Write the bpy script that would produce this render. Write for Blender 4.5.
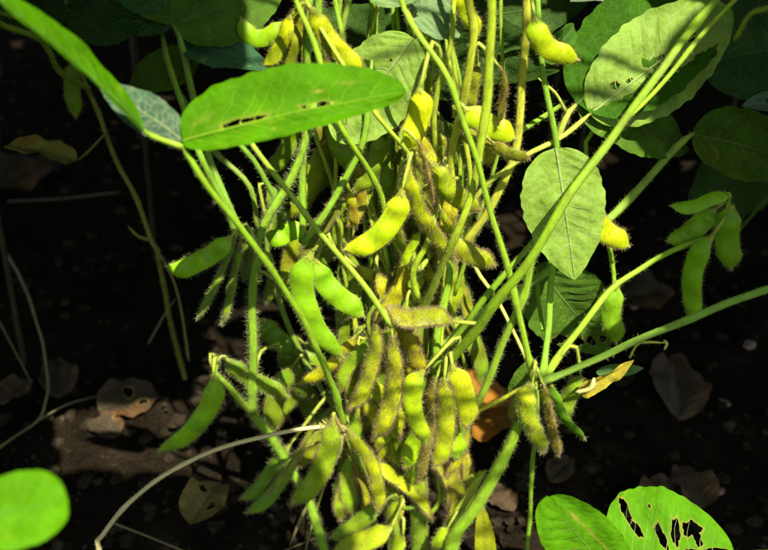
import bpy, math, random
import numpy as np
from mathutils import Vector, Matrix, noise as mnoise

R = math.radians
rng = random.Random(7)
nrg = np.random.default_rng(11)
scene = bpy.context.scene
for o in list(bpy.data.objects):
    bpy.data.objects.remove(o)
COL = scene.collection

# ------------------------------------------------------------------ camera
CAM = Vector((0.0, -0.346, 0.395)); PITCH = R(30.0); HF = 0.4142
cam_d = bpy.data.cameras.new('camera'); cam = bpy.data.objects.new('camera', cam_d); COL.objects.link(cam)
cam.location = CAM; cam.rotation_euler = (R(90) - PITCH, 0, 0)
cam_d.sensor_width = 36.0; cam_d.lens = 18.0 / HF
cam_d.clip_start = 0.01; cam_d.clip_end = 1000
cam_d.dof.use_dof = True; cam_d.dof.focus_distance = 0.392; cam_d.dof.aperture_fstop = 13.0
scene.camera = cam
# ------------------------------------------------------------------ light
SUN_EL, SUN_AZ = 53.0, 22.0                       # azimuth to the right of straight-behind-the-camera
SUN = Vector((math.cos(R(SUN_EL)) * math.sin(R(SUN_AZ)), -math.cos(R(SUN_EL)) * math.cos(R(SUN_AZ)), math.sin(R(SUN_EL))))
world = bpy.data.worlds.new('World'); scene.world = world; world.use_nodes = True
wn = world.node_tree.nodes; wl = world.node_tree.links
sky = wn.new('ShaderNodeTexSky'); sky.sky_type = 'NISHITA'; sky.sun_disc = False
sky.sun_elevation = R(SUN_EL); sky.sun_rotation = math.atan2(SUN.x, SUN.y)
bgn = wn['Background']; bgn.inputs['Strength'].default_value = 0.088
wl.new(sky.outputs[0], bgn.inputs['Color'])
sd = bpy.data.lights.new('sun', 'SUN'); sd.energy = 5.0; sd.angle = R(0.5); sd.color = (1.0, 0.955, 0.88)
so = bpy.data.objects.new('sun', sd); COL.objects.link(so)
so.rotation_euler = (-SUN).to_track_quat('-Z', 'Y').to_euler(); so.location = SUN * 3
scene.view_settings.view_transform = 'Standard'; scene.view_settings.look = 'None'
scene.view_settings.exposure = 1.05; scene.view_settings.gamma = 1.0
scene.view_settings.use_curve_mapping = False
scene.render.engine = 'CYCLES'
scene.cycles.max_bounces = 5; scene.cycles.diffuse_bounces = 3; scene.cycles.glossy_bounces = 2; scene.cycles.transmission_bounces = 3

# ------------------------------------------------------------------ pixel helpers (768 x 550 photograph)
FPX = 384.0 / HF
FWD = Vector((0, math.cos(PITCH), -math.sin(PITCH))); UPV = Vector((0, math.sin(PITCH), math.cos(PITCH))); RGT = Vector((1, 0, 0))
def ray(px, py):
    return FWD + RGT * ((px - 384) / FPX) + UPV * ((275 - py) / FPX)
def P(px, py, yc=0.0):                              # a pixel at world depth y (cm behind the plant's own plane)
    d = ray(px, py); t = (yc * 0.01 - CAM.y) / d.y
    return CAM + d * t
def G(px, py, z=0.0):                               # a pixel on the ground
    d = ray(px, py); t = (z - CAM.z) / d.z
    return CAM + d * t
def pxm(p):                                         # metres per pixel at point p
    return (p - CAM).dot(FWD) / FPX
def proj(p):
    q = p - CAM; z = q.dot(FWD)
    if z < 0.02: return None
    return 384 + q.dot(RGT) / z * FPX, 275 - q.dot(UPV) / z * FPX

# ------------------------------------------------------------------ materials
def nmat(name):
    m = bpy.data.materials.new(name); m.use_nodes = True
    nt = m.node_tree; nt.nodes.clear()
    return m, nt, nt.nodes, nt.links
def N(nodes, t, **kw):
    n = nodes.new(t)
    for k, v in kw.items(): setattr(n, k, v)
    return n
def ramp(nodes, stops):
    r = nodes.new('ShaderNodeValToRGB'); el = r.color_ramp.elements
    el[0].position, el[0].color = stops[0][0], stops[0][1]
    el[1].position, el[1].color = stops[-1][0], stops[-1][1]
    for p, c in stops[1:-1]:
        e = el.new(p); e.color = c
    return r
def mix(nodes, links, fac, a, b, mode='MIX'):
    m = nodes.new('ShaderNodeMix'); m.data_type = 'RGBA'; m.blend_type = mode
    for sock, val in ((m.inputs[0], fac), (m.inputs[6], a), (m.inputs[7], b)):
        if hasattr(val, 'type') and hasattr(val, 'links'): links.new(val, sock)
        elif isinstance(val, (int, float)): sock.default_value = val
        else: sock.default_value = (*val[:3], 1)
    return m.outputs[2]
def W4(v): return (v, v, v, 1)

def leaf_material(name, rough, trans, vein_amt, spec=0.4, spots=True, lightc=(0.42, 0.50, 0.22)):
    m, nt, n, l = nmat(name)
    out = N(n, 'ShaderNodeOutputMaterial'); oi = N(n, 'ShaderNodeObjectInfo'); tc = N(n, 'ShaderNodeTexCoord')
    vor = N(n, 'ShaderNodeTexVoronoi', feature='DISTANCE_TO_EDGE'); vor.inputs['Scale'].default_value = 330
    l.new(tc.outputs['Object'], vor.inputs['Vector'])
    vr = ramp(n, [(0.0, W4(1)), (0.10, W4(0))]); l.new(vor.outputs['Distance'], vr.inputs[0])
    ns = N(n, 'ShaderNodeTexNoise'); ns.inputs['Scale'].default_value = 70; ns.inputs['Detail'].default_value = 9; ns.inputs['Roughness'].default_value = 0.68
    l.new(tc.outputs['Object'], ns.inputs['Vector'])
    nr = ramp(n, [(0.3, W4(0.62)), (0.7, W4(1.32))]); l.new(ns.outputs['Fac'], nr.inputs[0])
    c = mix(n, l, 1.0, oi.outputs['Color'], nr.outputs[0], 'MULTIPLY')
    light = mix(n, l, 0.5, oi.outputs['Color'], lightc)
    vf = N(n, 'ShaderNodeMath', operation='MULTIPLY'); l.new(vr.outputs[0], vf.inputs[0]); vf.inputs[1].default_value = vein_amt
    c = mix(n, l, vf.outputs[0], c, light)
    if spots:
        n2 = N(n, 'ShaderNodeTexNoise'); n2.inputs['Scale'].default_value = 120; n2.inputs['Detail'].default_value = 3
        l.new(tc.outputs['Object'], n2.inputs['Vector'])
        r2 = ramp(n, [(0.66, W4(0)), (0.74, W4(0.8))]); l.new(n2.outputs['Fac'], r2.inputs[0])
        n3 = N(n, 'ShaderNodeTexNoise'); n3.inputs['Scale'].default_value = 28
        l.new(tc.outputs['Object'], n3.inputs['Vector'])
        r3 = ramp(n, [(0.5, W4(0)), (0.66, W4(1))]); l.new(n3.outputs['Fac'], r3.inputs[0])
        mm = N(n, 'ShaderNodeMath', operation='MULTIPLY'); l.new(r2.outputs[0], mm.inputs[0]); l.new(r3.outputs[0], mm.inputs[1])
        c = mix(n, l, mm.outputs[0], c, (0.40, 0.36, 0.03))
        # alpha of the object colour below 1 = brown, dead tissue
        inv = N(n, 'ShaderNodeMath', operation='SUBTRACT'); inv.inputs[0].default_value = 1; l.new(oi.outputs['Alpha'], inv.inputs[1])
        r4 = ramp(n, [(0.52, W4(0)), (0.6, W4(1))]); l.new(n3.outputs['Fac'], r4.inputs[0])
        m4 = N(n, 'ShaderNodeMath', operation='MULTIPLY'); l.new(r4.outputs[0], m4.inputs[0]); l.new(inv.outputs[0], m4.inputs[1])
        c = mix(n, l, m4.outputs[0], c, (0.16, 0.07, 0.015))
    at = N(n, 'ShaderNodeAttribute', attribute_name='rim'); c = mix(n, l, at.outputs['Fac'], c, (0.34, 0.27, 0.05))
    bs = N(n, 'ShaderNodeBsdfPrincipled'); l.new(c, bs.inputs['Base Color']); bs.inputs['Roughness'].default_value = rough
    bs.inputs['Specular IOR Level'].default_value = spec
    bmp = N(n, 'ShaderNodeBump'); bmp.inputs['Strength'].default_value = 0.5; bmp.inputs['Distance'].default_value = 0.0005
    l.new(vor.outputs['Distance'], bmp.inputs['Height'])
    nq = N(n, 'ShaderNodeTexNoise'); nq.inputs['Scale'].default_value = 140; nq.inputs['Detail'].default_value = 3; l.new(tc.outputs['Object'], nq.inputs['Vector'])
    bm2 = N(n, 'ShaderNodeBump'); bm2.inputs['Strength'].default_value = 0.55; bm2.inputs['Distance'].default_value = 0.0022
    l.new(nq.outputs['Fac'], bm2.inputs['Height']); l.new(bmp.outputs[0], bm2.inputs['Normal']); l.new(bm2.outputs[0], bs.inputs['Normal'])
    tr = N(n, 'ShaderNodeBsdfTranslucent')
    tcn = mix(n, l, 1.0, c, (1.4, 1.45, 0.25), 'MULTIPLY'); l.new(tcn, tr.inputs['Color'])
    ms = N(n, 'ShaderNodeMixShader'); ms.inputs[0].default_value = trans
    l.new(bs.outputs[0], ms.inputs[1]); l.new(tr.outputs[0], ms.inputs[2]); l.new(ms.outputs[0], out.inputs[0])
    return m

def pod_material():
    m, nt, n, l = nmat('pod_skin')
    out = N(n, 'ShaderNodeOutputMaterial'); oi = N(n, 'ShaderNodeObjectInfo'); tc = N(n, 'ShaderNodeTexCoord')
    ns = N(n, 'ShaderNodeTexNoise'); ns.inputs['Scale'].default_value = 160; ns.inputs['Detail'].default_value = 6
    l.new(tc.outputs['Object'], ns.inputs['Vector'])
    nr = ramp(n, [(0.3, W4(0.76)), (0.7, W4(1.2))]); l.new(ns.outputs['Fac'], nr.inputs[0])
    c = mix(n, l, 1.0, oi.outputs['Color'], nr.outputs[0], 'MULTIPLY')
    # greener blotches
    ng = N(n, 'ShaderNodeTexNoise'); ng.inputs['Scale'].default_value = 60; ng.inputs['Detail'].default_value = 2
    l.new(tc.outputs['Object'], ng.inputs['Vector'])
    gr = ramp(n, [(0.5, W4(0)), (0.7, W4(0.5))]); l.new(ng.outputs['Fac'], gr.inputs[0])
    green = mix(n, l, 1.0, oi.outputs['Color'], (0.55, 0.85, 0.7), 'MULTIPLY')
    c = mix(n, l, gr.outputs[0], c, green)
    # browning (1 - alpha)
    inv = N(n, 'ShaderNodeMath', operation='SUBTRACT'); inv.inputs[0].default_value = 1; l.new(oi.outputs['Alpha'], inv.inputs[1])
    nb = N(n, 'ShaderNodeTexNoise'); nb.inputs['Scale'].default_value = 95; nb.inputs['Detail'].default_value = 4
    l.new(tc.outputs['Object'], nb.inputs['Vector'])
    br = ramp(n, [(0.42, W4(0)), (0.62, W4(1))]); l.new(nb.outputs['Fac'], br.inputs[0])
    mm = N(n, 'ShaderNodeMath', operation='MULTIPLY'); l.new(br.outputs[0], mm.inputs[0]); l.new(inv.outputs[0], mm.inputs[1])
    c = mix(n, l, mm.outputs[0], c, (0.22, 0.09, 0.012))
    spx = N(n, 'ShaderNodeSeparateXYZ'); l.new(tc.outputs['UV'], spx.inputs[0])
    dv3 = N(n, 'ShaderNodeMath', operation='DIVIDE'); l.new(spx.outputs['X'], dv3.inputs[0]); dv3.inputs[1].default_value = 3.0
    tr_ = ramp(n, [(0.0, W4(0.35)), (0.10, W4(0)), (0.90, W4(0)), (0.985, W4(0.75))]); l.new(dv3.outputs[0], tr_.inputs[0])
    c = mix(n, l, tr_.outputs[0], c, (0.30, 0.22, 0.08))
    # fine brown flecks
    nf = N(n, 'ShaderNodeTexNoise'); nf.inputs['Scale'].default_value = 600; nf.inputs['Detail'].default_value = 2
    l.new(tc.outputs['Object'], nf.inputs['Vector'])
    fr = ramp(n, [(0.66, W4(0)), (0.74, W4(0.6))]); l.new(nf.outputs['Fac'], fr.inputs[0])
    c = mix(n, l, fr.outputs[0], c, (0.16, 0.10, 0.02))
    # pale suture along the two edges
    sp = N(n, 'ShaderNodeSeparateXYZ'); l.new(tc.outputs['UV'], sp.inputs[0])
    sr = ramp(n, [(0.0, W4(0.7)), (0.035, W4(0)), (0.465, W4(0)), (0.5, W4(0.7)), (0.535, W4(0)), (0.965, W4(0)), (1.0, W4(0.7))])
    l.new(sp.outputs['Y'], sr.inputs[0])
    c = mix(n, l, sr.outputs[0], c, mix(n, l, 0.6, oi.outputs['Color'], (0.42, 0.40, 0.06)))
    bs = N(n, 'ShaderNodeBsdfPrincipled'); l.new(c, bs.inputs['Base Color']); bs.inputs['Roughness'].default_value = 0.5
    bs.inputs['Specular IOR Level'].default_value = 0.3
    bmp = N(n, 'ShaderNodeBump'); bmp.inputs['Strength'].default_value = 0.5; bmp.inputs['Distance'].default_value = 0.0006
    l.new(ns.outputs['Fac'], bmp.inputs['Height']); l.new(bmp.outputs[0], bs.inputs['Normal'])
    tr = N(n, 'ShaderNodeBsdfTranslucent'); l.new(c, tr.inputs['Color'])
    ms = N(n, 'ShaderNodeMixShader'); ms.inputs[0].default_value = 0.18
    l.new(bs.outputs[0], ms.inputs[1]); l.new(tr.outputs[0], ms.inputs[2]); l.new(ms.outputs[0], out.inputs[0])
    return m

def stem_material():
    m, nt, n, l = nmat('stem_skin')
    out = N(n, 'ShaderNodeOutputMaterial'); oi = N(n, 'ShaderNodeObjectInfo'); tc = N(n, 'ShaderNodeTexCoord')
    mp = N(n, 'ShaderNodeMapping'); mp.inputs['Scale'].default_value = (1.5, 14, 1); l.new(tc.outputs['UV'], mp.inputs['Vector'])
    ns = N(n, 'ShaderNodeTexNoise'); ns.inputs['Scale'].default_value = 3.0; ns.inputs['Detail'].default_value = 6
    l.new(mp.outputs[0], ns.inputs['Vector'])
    nr = ramp(n, [(0.3, W4(0.7)), (0.7, W4(1.3))]); l.new(ns.outputs['Fac'], nr.inputs[0])
    c = mix(n, l, 1.0, oi.outputs['Color'], nr.outputs[0], 'MULTIPLY')
    inv = N(n, 'ShaderNodeMath', operation='SUBTRACT'); inv.inputs[0].default_value = 1; l.new(oi.outputs['Alpha'], inv.inputs[1])
    nb = N(n, 'ShaderNodeTexNoise'); nb.inputs['Scale'].default_value = 140; nb.inputs['Detail'].default_value = 4
    l.new(tc.outputs['Object'], nb.inputs['Vector'])
    br = ramp(n, [(0.5, W4(0.06)), (0.66, W4(1))]); l.new(nb.outputs['Fac'], br.inputs[0])
    mm = N(n, 'ShaderNodeMath', operation='MULTIPLY'); l.new(br.outputs[0], mm.inputs[0]); l.new(inv.outputs[0], mm.inputs[1])
    c = mix(n, l, mm.outputs[0], c, (0.10, 0.04, 0.012))
    bs = N(n, 'ShaderNodeBsdfPrincipled'); l.new(c, bs.inputs['Base Color']); bs.inputs['Roughness'].default_value = 0.48
    bs.inputs['Specular IOR Level'].default_value = 0.35
    bmp = N(n, 'ShaderNodeBump'); bmp.inputs['Strength'].default_value = 0.6; bmp.inputs['Distance'].default_value = 0.0003
    l.new(ns.outputs['Fac'], bmp.inputs['Height']); l.new(bmp.outputs[0], bs.inputs['Normal'])
    l.new(bs.outputs[0], out.inputs[0])
    return m

def hair_material(name, col):
    m, nt, n, l = nmat(name)
    out = N(n, 'ShaderNodeOutputMaterial'); tc = N(n, 'ShaderNodeTexCoord')
    ns = N(n, 'ShaderNodeTexNoise'); ns.inputs['Scale'].default_value = 400; l.new(tc.outputs['Object'], ns.inputs['Vector'])
    nr = ramp(n, [(0.3, (*[k * 0.6 for k in col], 1)), (0.7, (*[min(1, k * 1.35) for k in col], 1))]); l.new(ns.outputs['Fac'], nr.inputs[0])
    d = N(n, 'ShaderNodeBsdfPrincipled'); d.inputs['Roughness'].default_value = 0.4; l.new(nr.outputs[0], d.inputs['Base Color'])
    t = N(n, 'ShaderNodeBsdfTranslucent'); l.new(nr.outputs[0], t.inputs['Color'])
    ms = N(n, 'ShaderNodeMixShader'); ms.inputs[0].default_value = 0.45
    l.new(d.outputs[0], ms.inputs[1]); l.new(t.outputs[0], ms.inputs[2]); l.new(ms.outputs[0], out.inputs[0])
    return m

def soil_material(name, base, rough=0.95):
    m, nt, n, l = nmat(name)
    out = N(n, 'ShaderNodeOutputMaterial'); tc = N(n, 'ShaderNodeTexCoord')
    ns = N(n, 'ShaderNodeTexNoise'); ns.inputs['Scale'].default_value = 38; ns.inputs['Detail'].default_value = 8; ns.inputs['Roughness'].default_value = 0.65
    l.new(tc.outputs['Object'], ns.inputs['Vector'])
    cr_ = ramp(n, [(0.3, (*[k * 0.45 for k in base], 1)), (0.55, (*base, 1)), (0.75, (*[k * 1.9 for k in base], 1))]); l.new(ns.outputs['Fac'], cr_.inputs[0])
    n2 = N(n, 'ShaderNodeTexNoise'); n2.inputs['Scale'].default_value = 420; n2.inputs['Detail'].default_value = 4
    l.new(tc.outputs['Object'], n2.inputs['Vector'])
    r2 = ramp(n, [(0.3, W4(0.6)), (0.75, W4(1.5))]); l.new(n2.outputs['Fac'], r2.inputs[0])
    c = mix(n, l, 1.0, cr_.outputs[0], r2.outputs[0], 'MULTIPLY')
    bs = N(n, 'ShaderNodeBsdfPrincipled'); l.new(c, bs.inputs['Base Color']); bs.inputs['Roughness'].default_value = rough
    bs.inputs['Specular IOR Level'].default_value = 0.0
    b1 = N(n, 'ShaderNodeBump'); b1.inputs['Strength'].default_value = 0.9; b1.inputs['Distance'].default_value = 0.004
    l.new(ns.outputs['Fac'], b1.inputs['Height'])
    b2 = N(n, 'ShaderNodeBump'); b2.inputs['Strength'].default_value = 0.7; b2.inputs['Distance'].default_value = 0.0012
    l.new(n2.outputs['Fac'], b2.inputs['Height']); l.new(b1.outputs[0], b2.inputs['Normal']); l.new(b2.outputs[0], bs.inputs['Normal'])
    l.new(bs.outputs[0], out.inputs[0])
    return m

M_LEAF = leaf_material('leaf_upper', 0.6, 0.30, 0.26, spec=0.04, lightc=(0.16, 0.34, 0.01))
M_UNDER = leaf_material('leaf_underside', 0.62, 0.30, 0.40, spec=0.2)
M_DEAD = leaf_material('leaf_dead', 0.75, 0.15, 0.35, spec=0.05, lightc=(0.20, 0.13, 0.06))
M_POD = pod_material(); M_STEM = stem_material()
M_HAIR_GOLD = hair_material('hair_gold', (0.55, 0.44, 0.17))
M_HAIR_PALE = hair_material('hair_pale', (0.50, 0.53, 0.20))
M_HAIR_BROWN = hair_material('hair_brown', (0.46, 0.33, 0.14))
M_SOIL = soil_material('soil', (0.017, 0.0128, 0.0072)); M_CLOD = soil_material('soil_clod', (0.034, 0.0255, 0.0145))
M_SUN_FLECK = soil_material('sun_fleck_paint', (0.36, 0.22, 0.16))  # pale pink colour standing in for flecks of sunlight

# ------------------------------------------------------------------ mesh helpers
def mk(name, verts, faces, mat, parent=None, uv=None, color=None, smooth=True, matrix=None, kind=None):
    me = bpy.data.meshes.new(name)
    verts = np.asarray(verts, dtype=np.float64)
    me.from_pydata(verts.tolist(), [], faces.tolist() if hasattr(faces, 'tolist') else faces)
    if smooth: me.polygons.foreach_set('use_smooth', np.ones(len(me.polygons), dtype=bool))
    if uv is not None:
        lay = me.uv_layers.new(name='UVMap')
        li = np.empty(len(me.loops), dtype=np.int32); me.loops.foreach_get('vertex_index', li)
        lay.data.foreach_set('uv', np.asarray(uv, dtype=np.float32)[li].ravel())
    me.materials.append(mat)
    o = bpy.data.objects.new(name, me); COL.objects.link(o)
    if parent is not None: o.parent = parent
    if matrix is not None: o.matrix_basis = matrix
    if color is not None: o.color = color if len(color) == 4 else (*color, 1.0)
    if kind: o['kind'] = kind
    return o
def tag(o, label, cat, group=None):
    o['label'] = label; o['category'] = cat
    if group: o['group'] = group
    return o
def grid_faces(nu, nv, wrap=False):
    f = []
    for i in range(nu - 1):
        for j in range(nv if wrap else nv - 1):
            j2 = (j + 1) % nv
            f.append((i * nv + j, i * nv + j2, (i + 1) * nv + j2, (i + 1) * nv + j))
    return f
def spline(pts, n):                                  # Catmull-Rom through rows of any width, spaced by arc length
    p = np.asarray(pts, dtype=float)
    if len(p) == 2: p = np.vstack([p[0], (p[0] + p[1]) / 2, p[1]])
    e = np.vstack([2 * p[0] - p[1], p, 2 * p[-1] - p[-2]])
    out = []
    for i in range(len(p) - 1):
        a, b, c, d = e[i], e[i + 1], e[i + 2], e[i + 3]
        t = np.linspace(0, 1, 24, endpoint=False)[:, None]
        out.append(0.5 * ((2 * b) + (-a + c) * t + (2 * a - 5 * b + 4 * c - d) * t ** 2 + (-a + 3 * b - 3 * c + d) * t ** 3))
    out.append(p[-1][None]); q = np.vstack(out)
    s = np.concatenate([[0], np.cumsum(np.linalg.norm(np.diff(q[:, :3], axis=0), axis=1))])
    ss = np.linspace(0, s[-1], n)
    return np.stack([np.interp(ss, s, q[:, k]) for k in range(q.shape[1])], 1), s[-1]
def tangents(c):
    t = np.gradient(c, axis=0)
    return t / (np.linalg.norm(t, axis=1)[:, None] + 1e-12)
def frames(c, ref=None):
    t = tangents(c); nn = np.zeros_like(c)
    r = np.array(ref if ref is not None else ((0.3, -0.9, 0.2)))
    for i in range(len(c)):
        r = r - t[i] * r.dot(t[i])
        if np.linalg.norm(r) < 1e-6: r = np.cross(t[i], (0.1, 0.2, 0.97))
        r = r / np.linalg.norm(r); nn[i] = r
    return t, nn, np.cross(t, nn)
def hair_mesh(name, base, nrm, tan, n_len, r, mat, parent, lean=0.6, jit=0.5):
    n = len(base)
    if n == 0: return None
    d = nrm + tan * (lean * nrg.normal(0.6, 0.5, n))[:, None] + nrg.normal(0, jit, (n, 3))
    d /= np.linalg.norm(d, axis=1)[:, None]
    ln = n_len * nrg.uniform(0.45, 1.15, n)
    a = np.cross(d, nrg.normal(0, 1, (n, 3))); a /= np.linalg.norm(a, axis=1)[:, None] + 1e-9
    b = np.cross(d, a)
    base = base - nrm * r * 1.5
    rr = r * nrg.uniform(0.7, 1.3, n)[:, None]
    bend = nrg.normal(0, 0.14, (n, 3)) * ln[:, None]
    V = np.empty((n, 7, 3))
    for k in range(3):
        th = 2 * math.pi * k / 3
        off = a * math.cos(th) + b * math.sin(th)
        V[:, k] = base + off * rr
        V[:, 3 + k] = base + d * (ln * 0.55)[:, None] + off * rr * 0.75
    V[:, 6] = base + d * ln[:, None] + bend
    o = np.arange(n)[:, None] * 7
    faces = []
    for k in range(3):
        k2 = (k + 1) % 3
        faces.append(np.concatenate([o + k, o + k2, o + 3 + k2], 1)); faces.append(np.concatenate([o + k, o + 3 + k2, o + 3 + k], 1))
        faces.append(np.concatenate([o + 3 + k, o + 3 + k2, o + 6], 1))
    return mk(name, V.reshape(-1, 3), np.concatenate(faces), mat, parent, kind='stuff')

# ------------------------------------------------------------------ plants
class Plant:
    def __init__(self, label, loc, name='soybean_plant', group=None, cat='plant'):
        self.root = bpy.data.objects.new(name, None); COL.objects.link(self.root)
        self.loc = Vector(loc); self.root.location = self.loc; self.root.empty_display_size = 0.02
        tag(self.root, label, cat, group); self.nodes = []
    def rel(self, a): return np.asarray(a) - np.array(self.loc)

GREEN_ST = (0.13, 0.25, 0.022); YEL_ST = (0.30, 0.36, 0.045); DIM_ST = (0.10, 0.17, 0.035); BLUE_ST = (0.12, 0.24, 0.07)

def tube(plant, name, pts, w, color, hairs=0.0, hl=4.2, hmat=None, ground=False, sides=10, mat=None, parent=None, swell=(1, 1), node_reg=True, worldpts=None, grooves=0.05):
    """pts: (px, py, y_cm); w: diameter in photo pixels, one number or (start, end)."""
    P3 = [P(*q) for q in pts] if worldpts is None else [Vector(q) for q in worldpts]
    ws = np.array(w, float) if isinstance(w, (tuple, list)) and len(w) == len(P3) and len(w) > 2 else np.linspace(w[0], w[-1], len(P3)) if isinstance(w, (tuple, list)) else np.full(len(P3), float(w))
    rad = [wi * 0.44 * pxm(p) for wi, p in zip(ws, P3)] if worldpts is None else list(ws * 0.5)
    if ground:
        g = plant.loc + Vector((rng.uniform(-.004, .004), rng.uniform(-.004, .004), -0.012))
        P3 = [g] + P3; rad = [rad[0] * 1.05] + rad
    rows = [(*p, r) for p, r in zip(P3, rad)]
    L0 = sum((P3[i + 1] - P3[i]).length for i in range(len(P3) - 1))
    n = max(8, int(L0 / 0.0045))
    c, L = spline(rows, n); r = c[:, 3].copy(); c = c[:, :3]
    wob = np.array([mnoise.noise(Vector(p) * 60) for p in c]); r *= 1 + 0.10 * wob
    s = np.linspace(0, L, n)
    r *= 1 + (swell[0] - 1) * np.exp(-(s / 0.006) ** 2) + (swell[1] - 1) * np.exp(-((L - s) / 0.006) ** 2)
    if L > 0.05 and r.mean() > 0.0009:
        for q in range(int(L / 0.055)):
            sn = rng.uniform(0.01, L - 0.01); r *= 1 + rng.uniform(0.10, 0.32) * np.exp(-((s - sn) / 0.0035) ** 2)
        am = 0.0011 * np.clip(np.minimum(s, L - s) / 0.02, 0, 1)
        o3 = rng.uniform(0, 50)
        c = c + np.stack([[mnoise.noise(Vector((q * 38 + o3, k * 9.1, 0.3))) for q in s] for k in range(3)], 1) * am[:, None]
    r[-1] *= 0.3; r[-2] *= 0.8
    t, nn, bb = frames(c)
    ph = np.linspace(0, 2 * math.pi, sides, endpoint=False)
    gr = 1 + grooves * np.cos(ph * 5)
    V = c[:, None] + (nn[:, None] * np.cos(ph)[None, :, None] + bb[:, None] * np.sin(ph)[None, :, None]) * (r[:, None] * gr[None])[:, :, None]
    uv = np.stack(np.broadcast_arrays((s / 0.02)[:, None], (ph / (2 * math.pi))[None]), 2).reshape(-1, 2)
    vv = V.reshape(-1, 3); f = grid_faces(n, sides, True)
    f.append(tuple(range(sides))[::-1]); f.append(tuple((n - 1) * sides + k for k in range(sides)))
    color = (min(.9, color[0] * 1.72), min(.9, color[1] * 1.62), color[2] * 0.65, color[3] if len(color) > 3 else 0.72)
    o = mk(name, plant.rel(vv), f, mat or M_STEM, parent or plant.root, uv, color)
    if node_reg: plant.nodes.append(c)
    if hairs > 0:
        nh = int(hairs * L * 100 * 95)
        i = nrg.integers(0, n - 1, nh); fr = nrg.random(nh); th = nrg.uniform(0, 2 * math.pi, nh)
        cc = c[i] * (1 - fr)[:, None] + c[i + 1] * fr[:, None]; rr = r[i] * (1 - fr) + r[i + 1] * fr
        nd = nn[i] * np.cos(th)[:, None] + bb[i] * np.sin(th)[:, None]
        hair_mesh(name + '_hairs', plant.rel(cc + nd * rr[:, None] * 0.98), nd, t[i], hl * pxm(Vector(c[n // 2])), 0.000042, hmat or M_HAIR_PALE, o)
    return o

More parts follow.
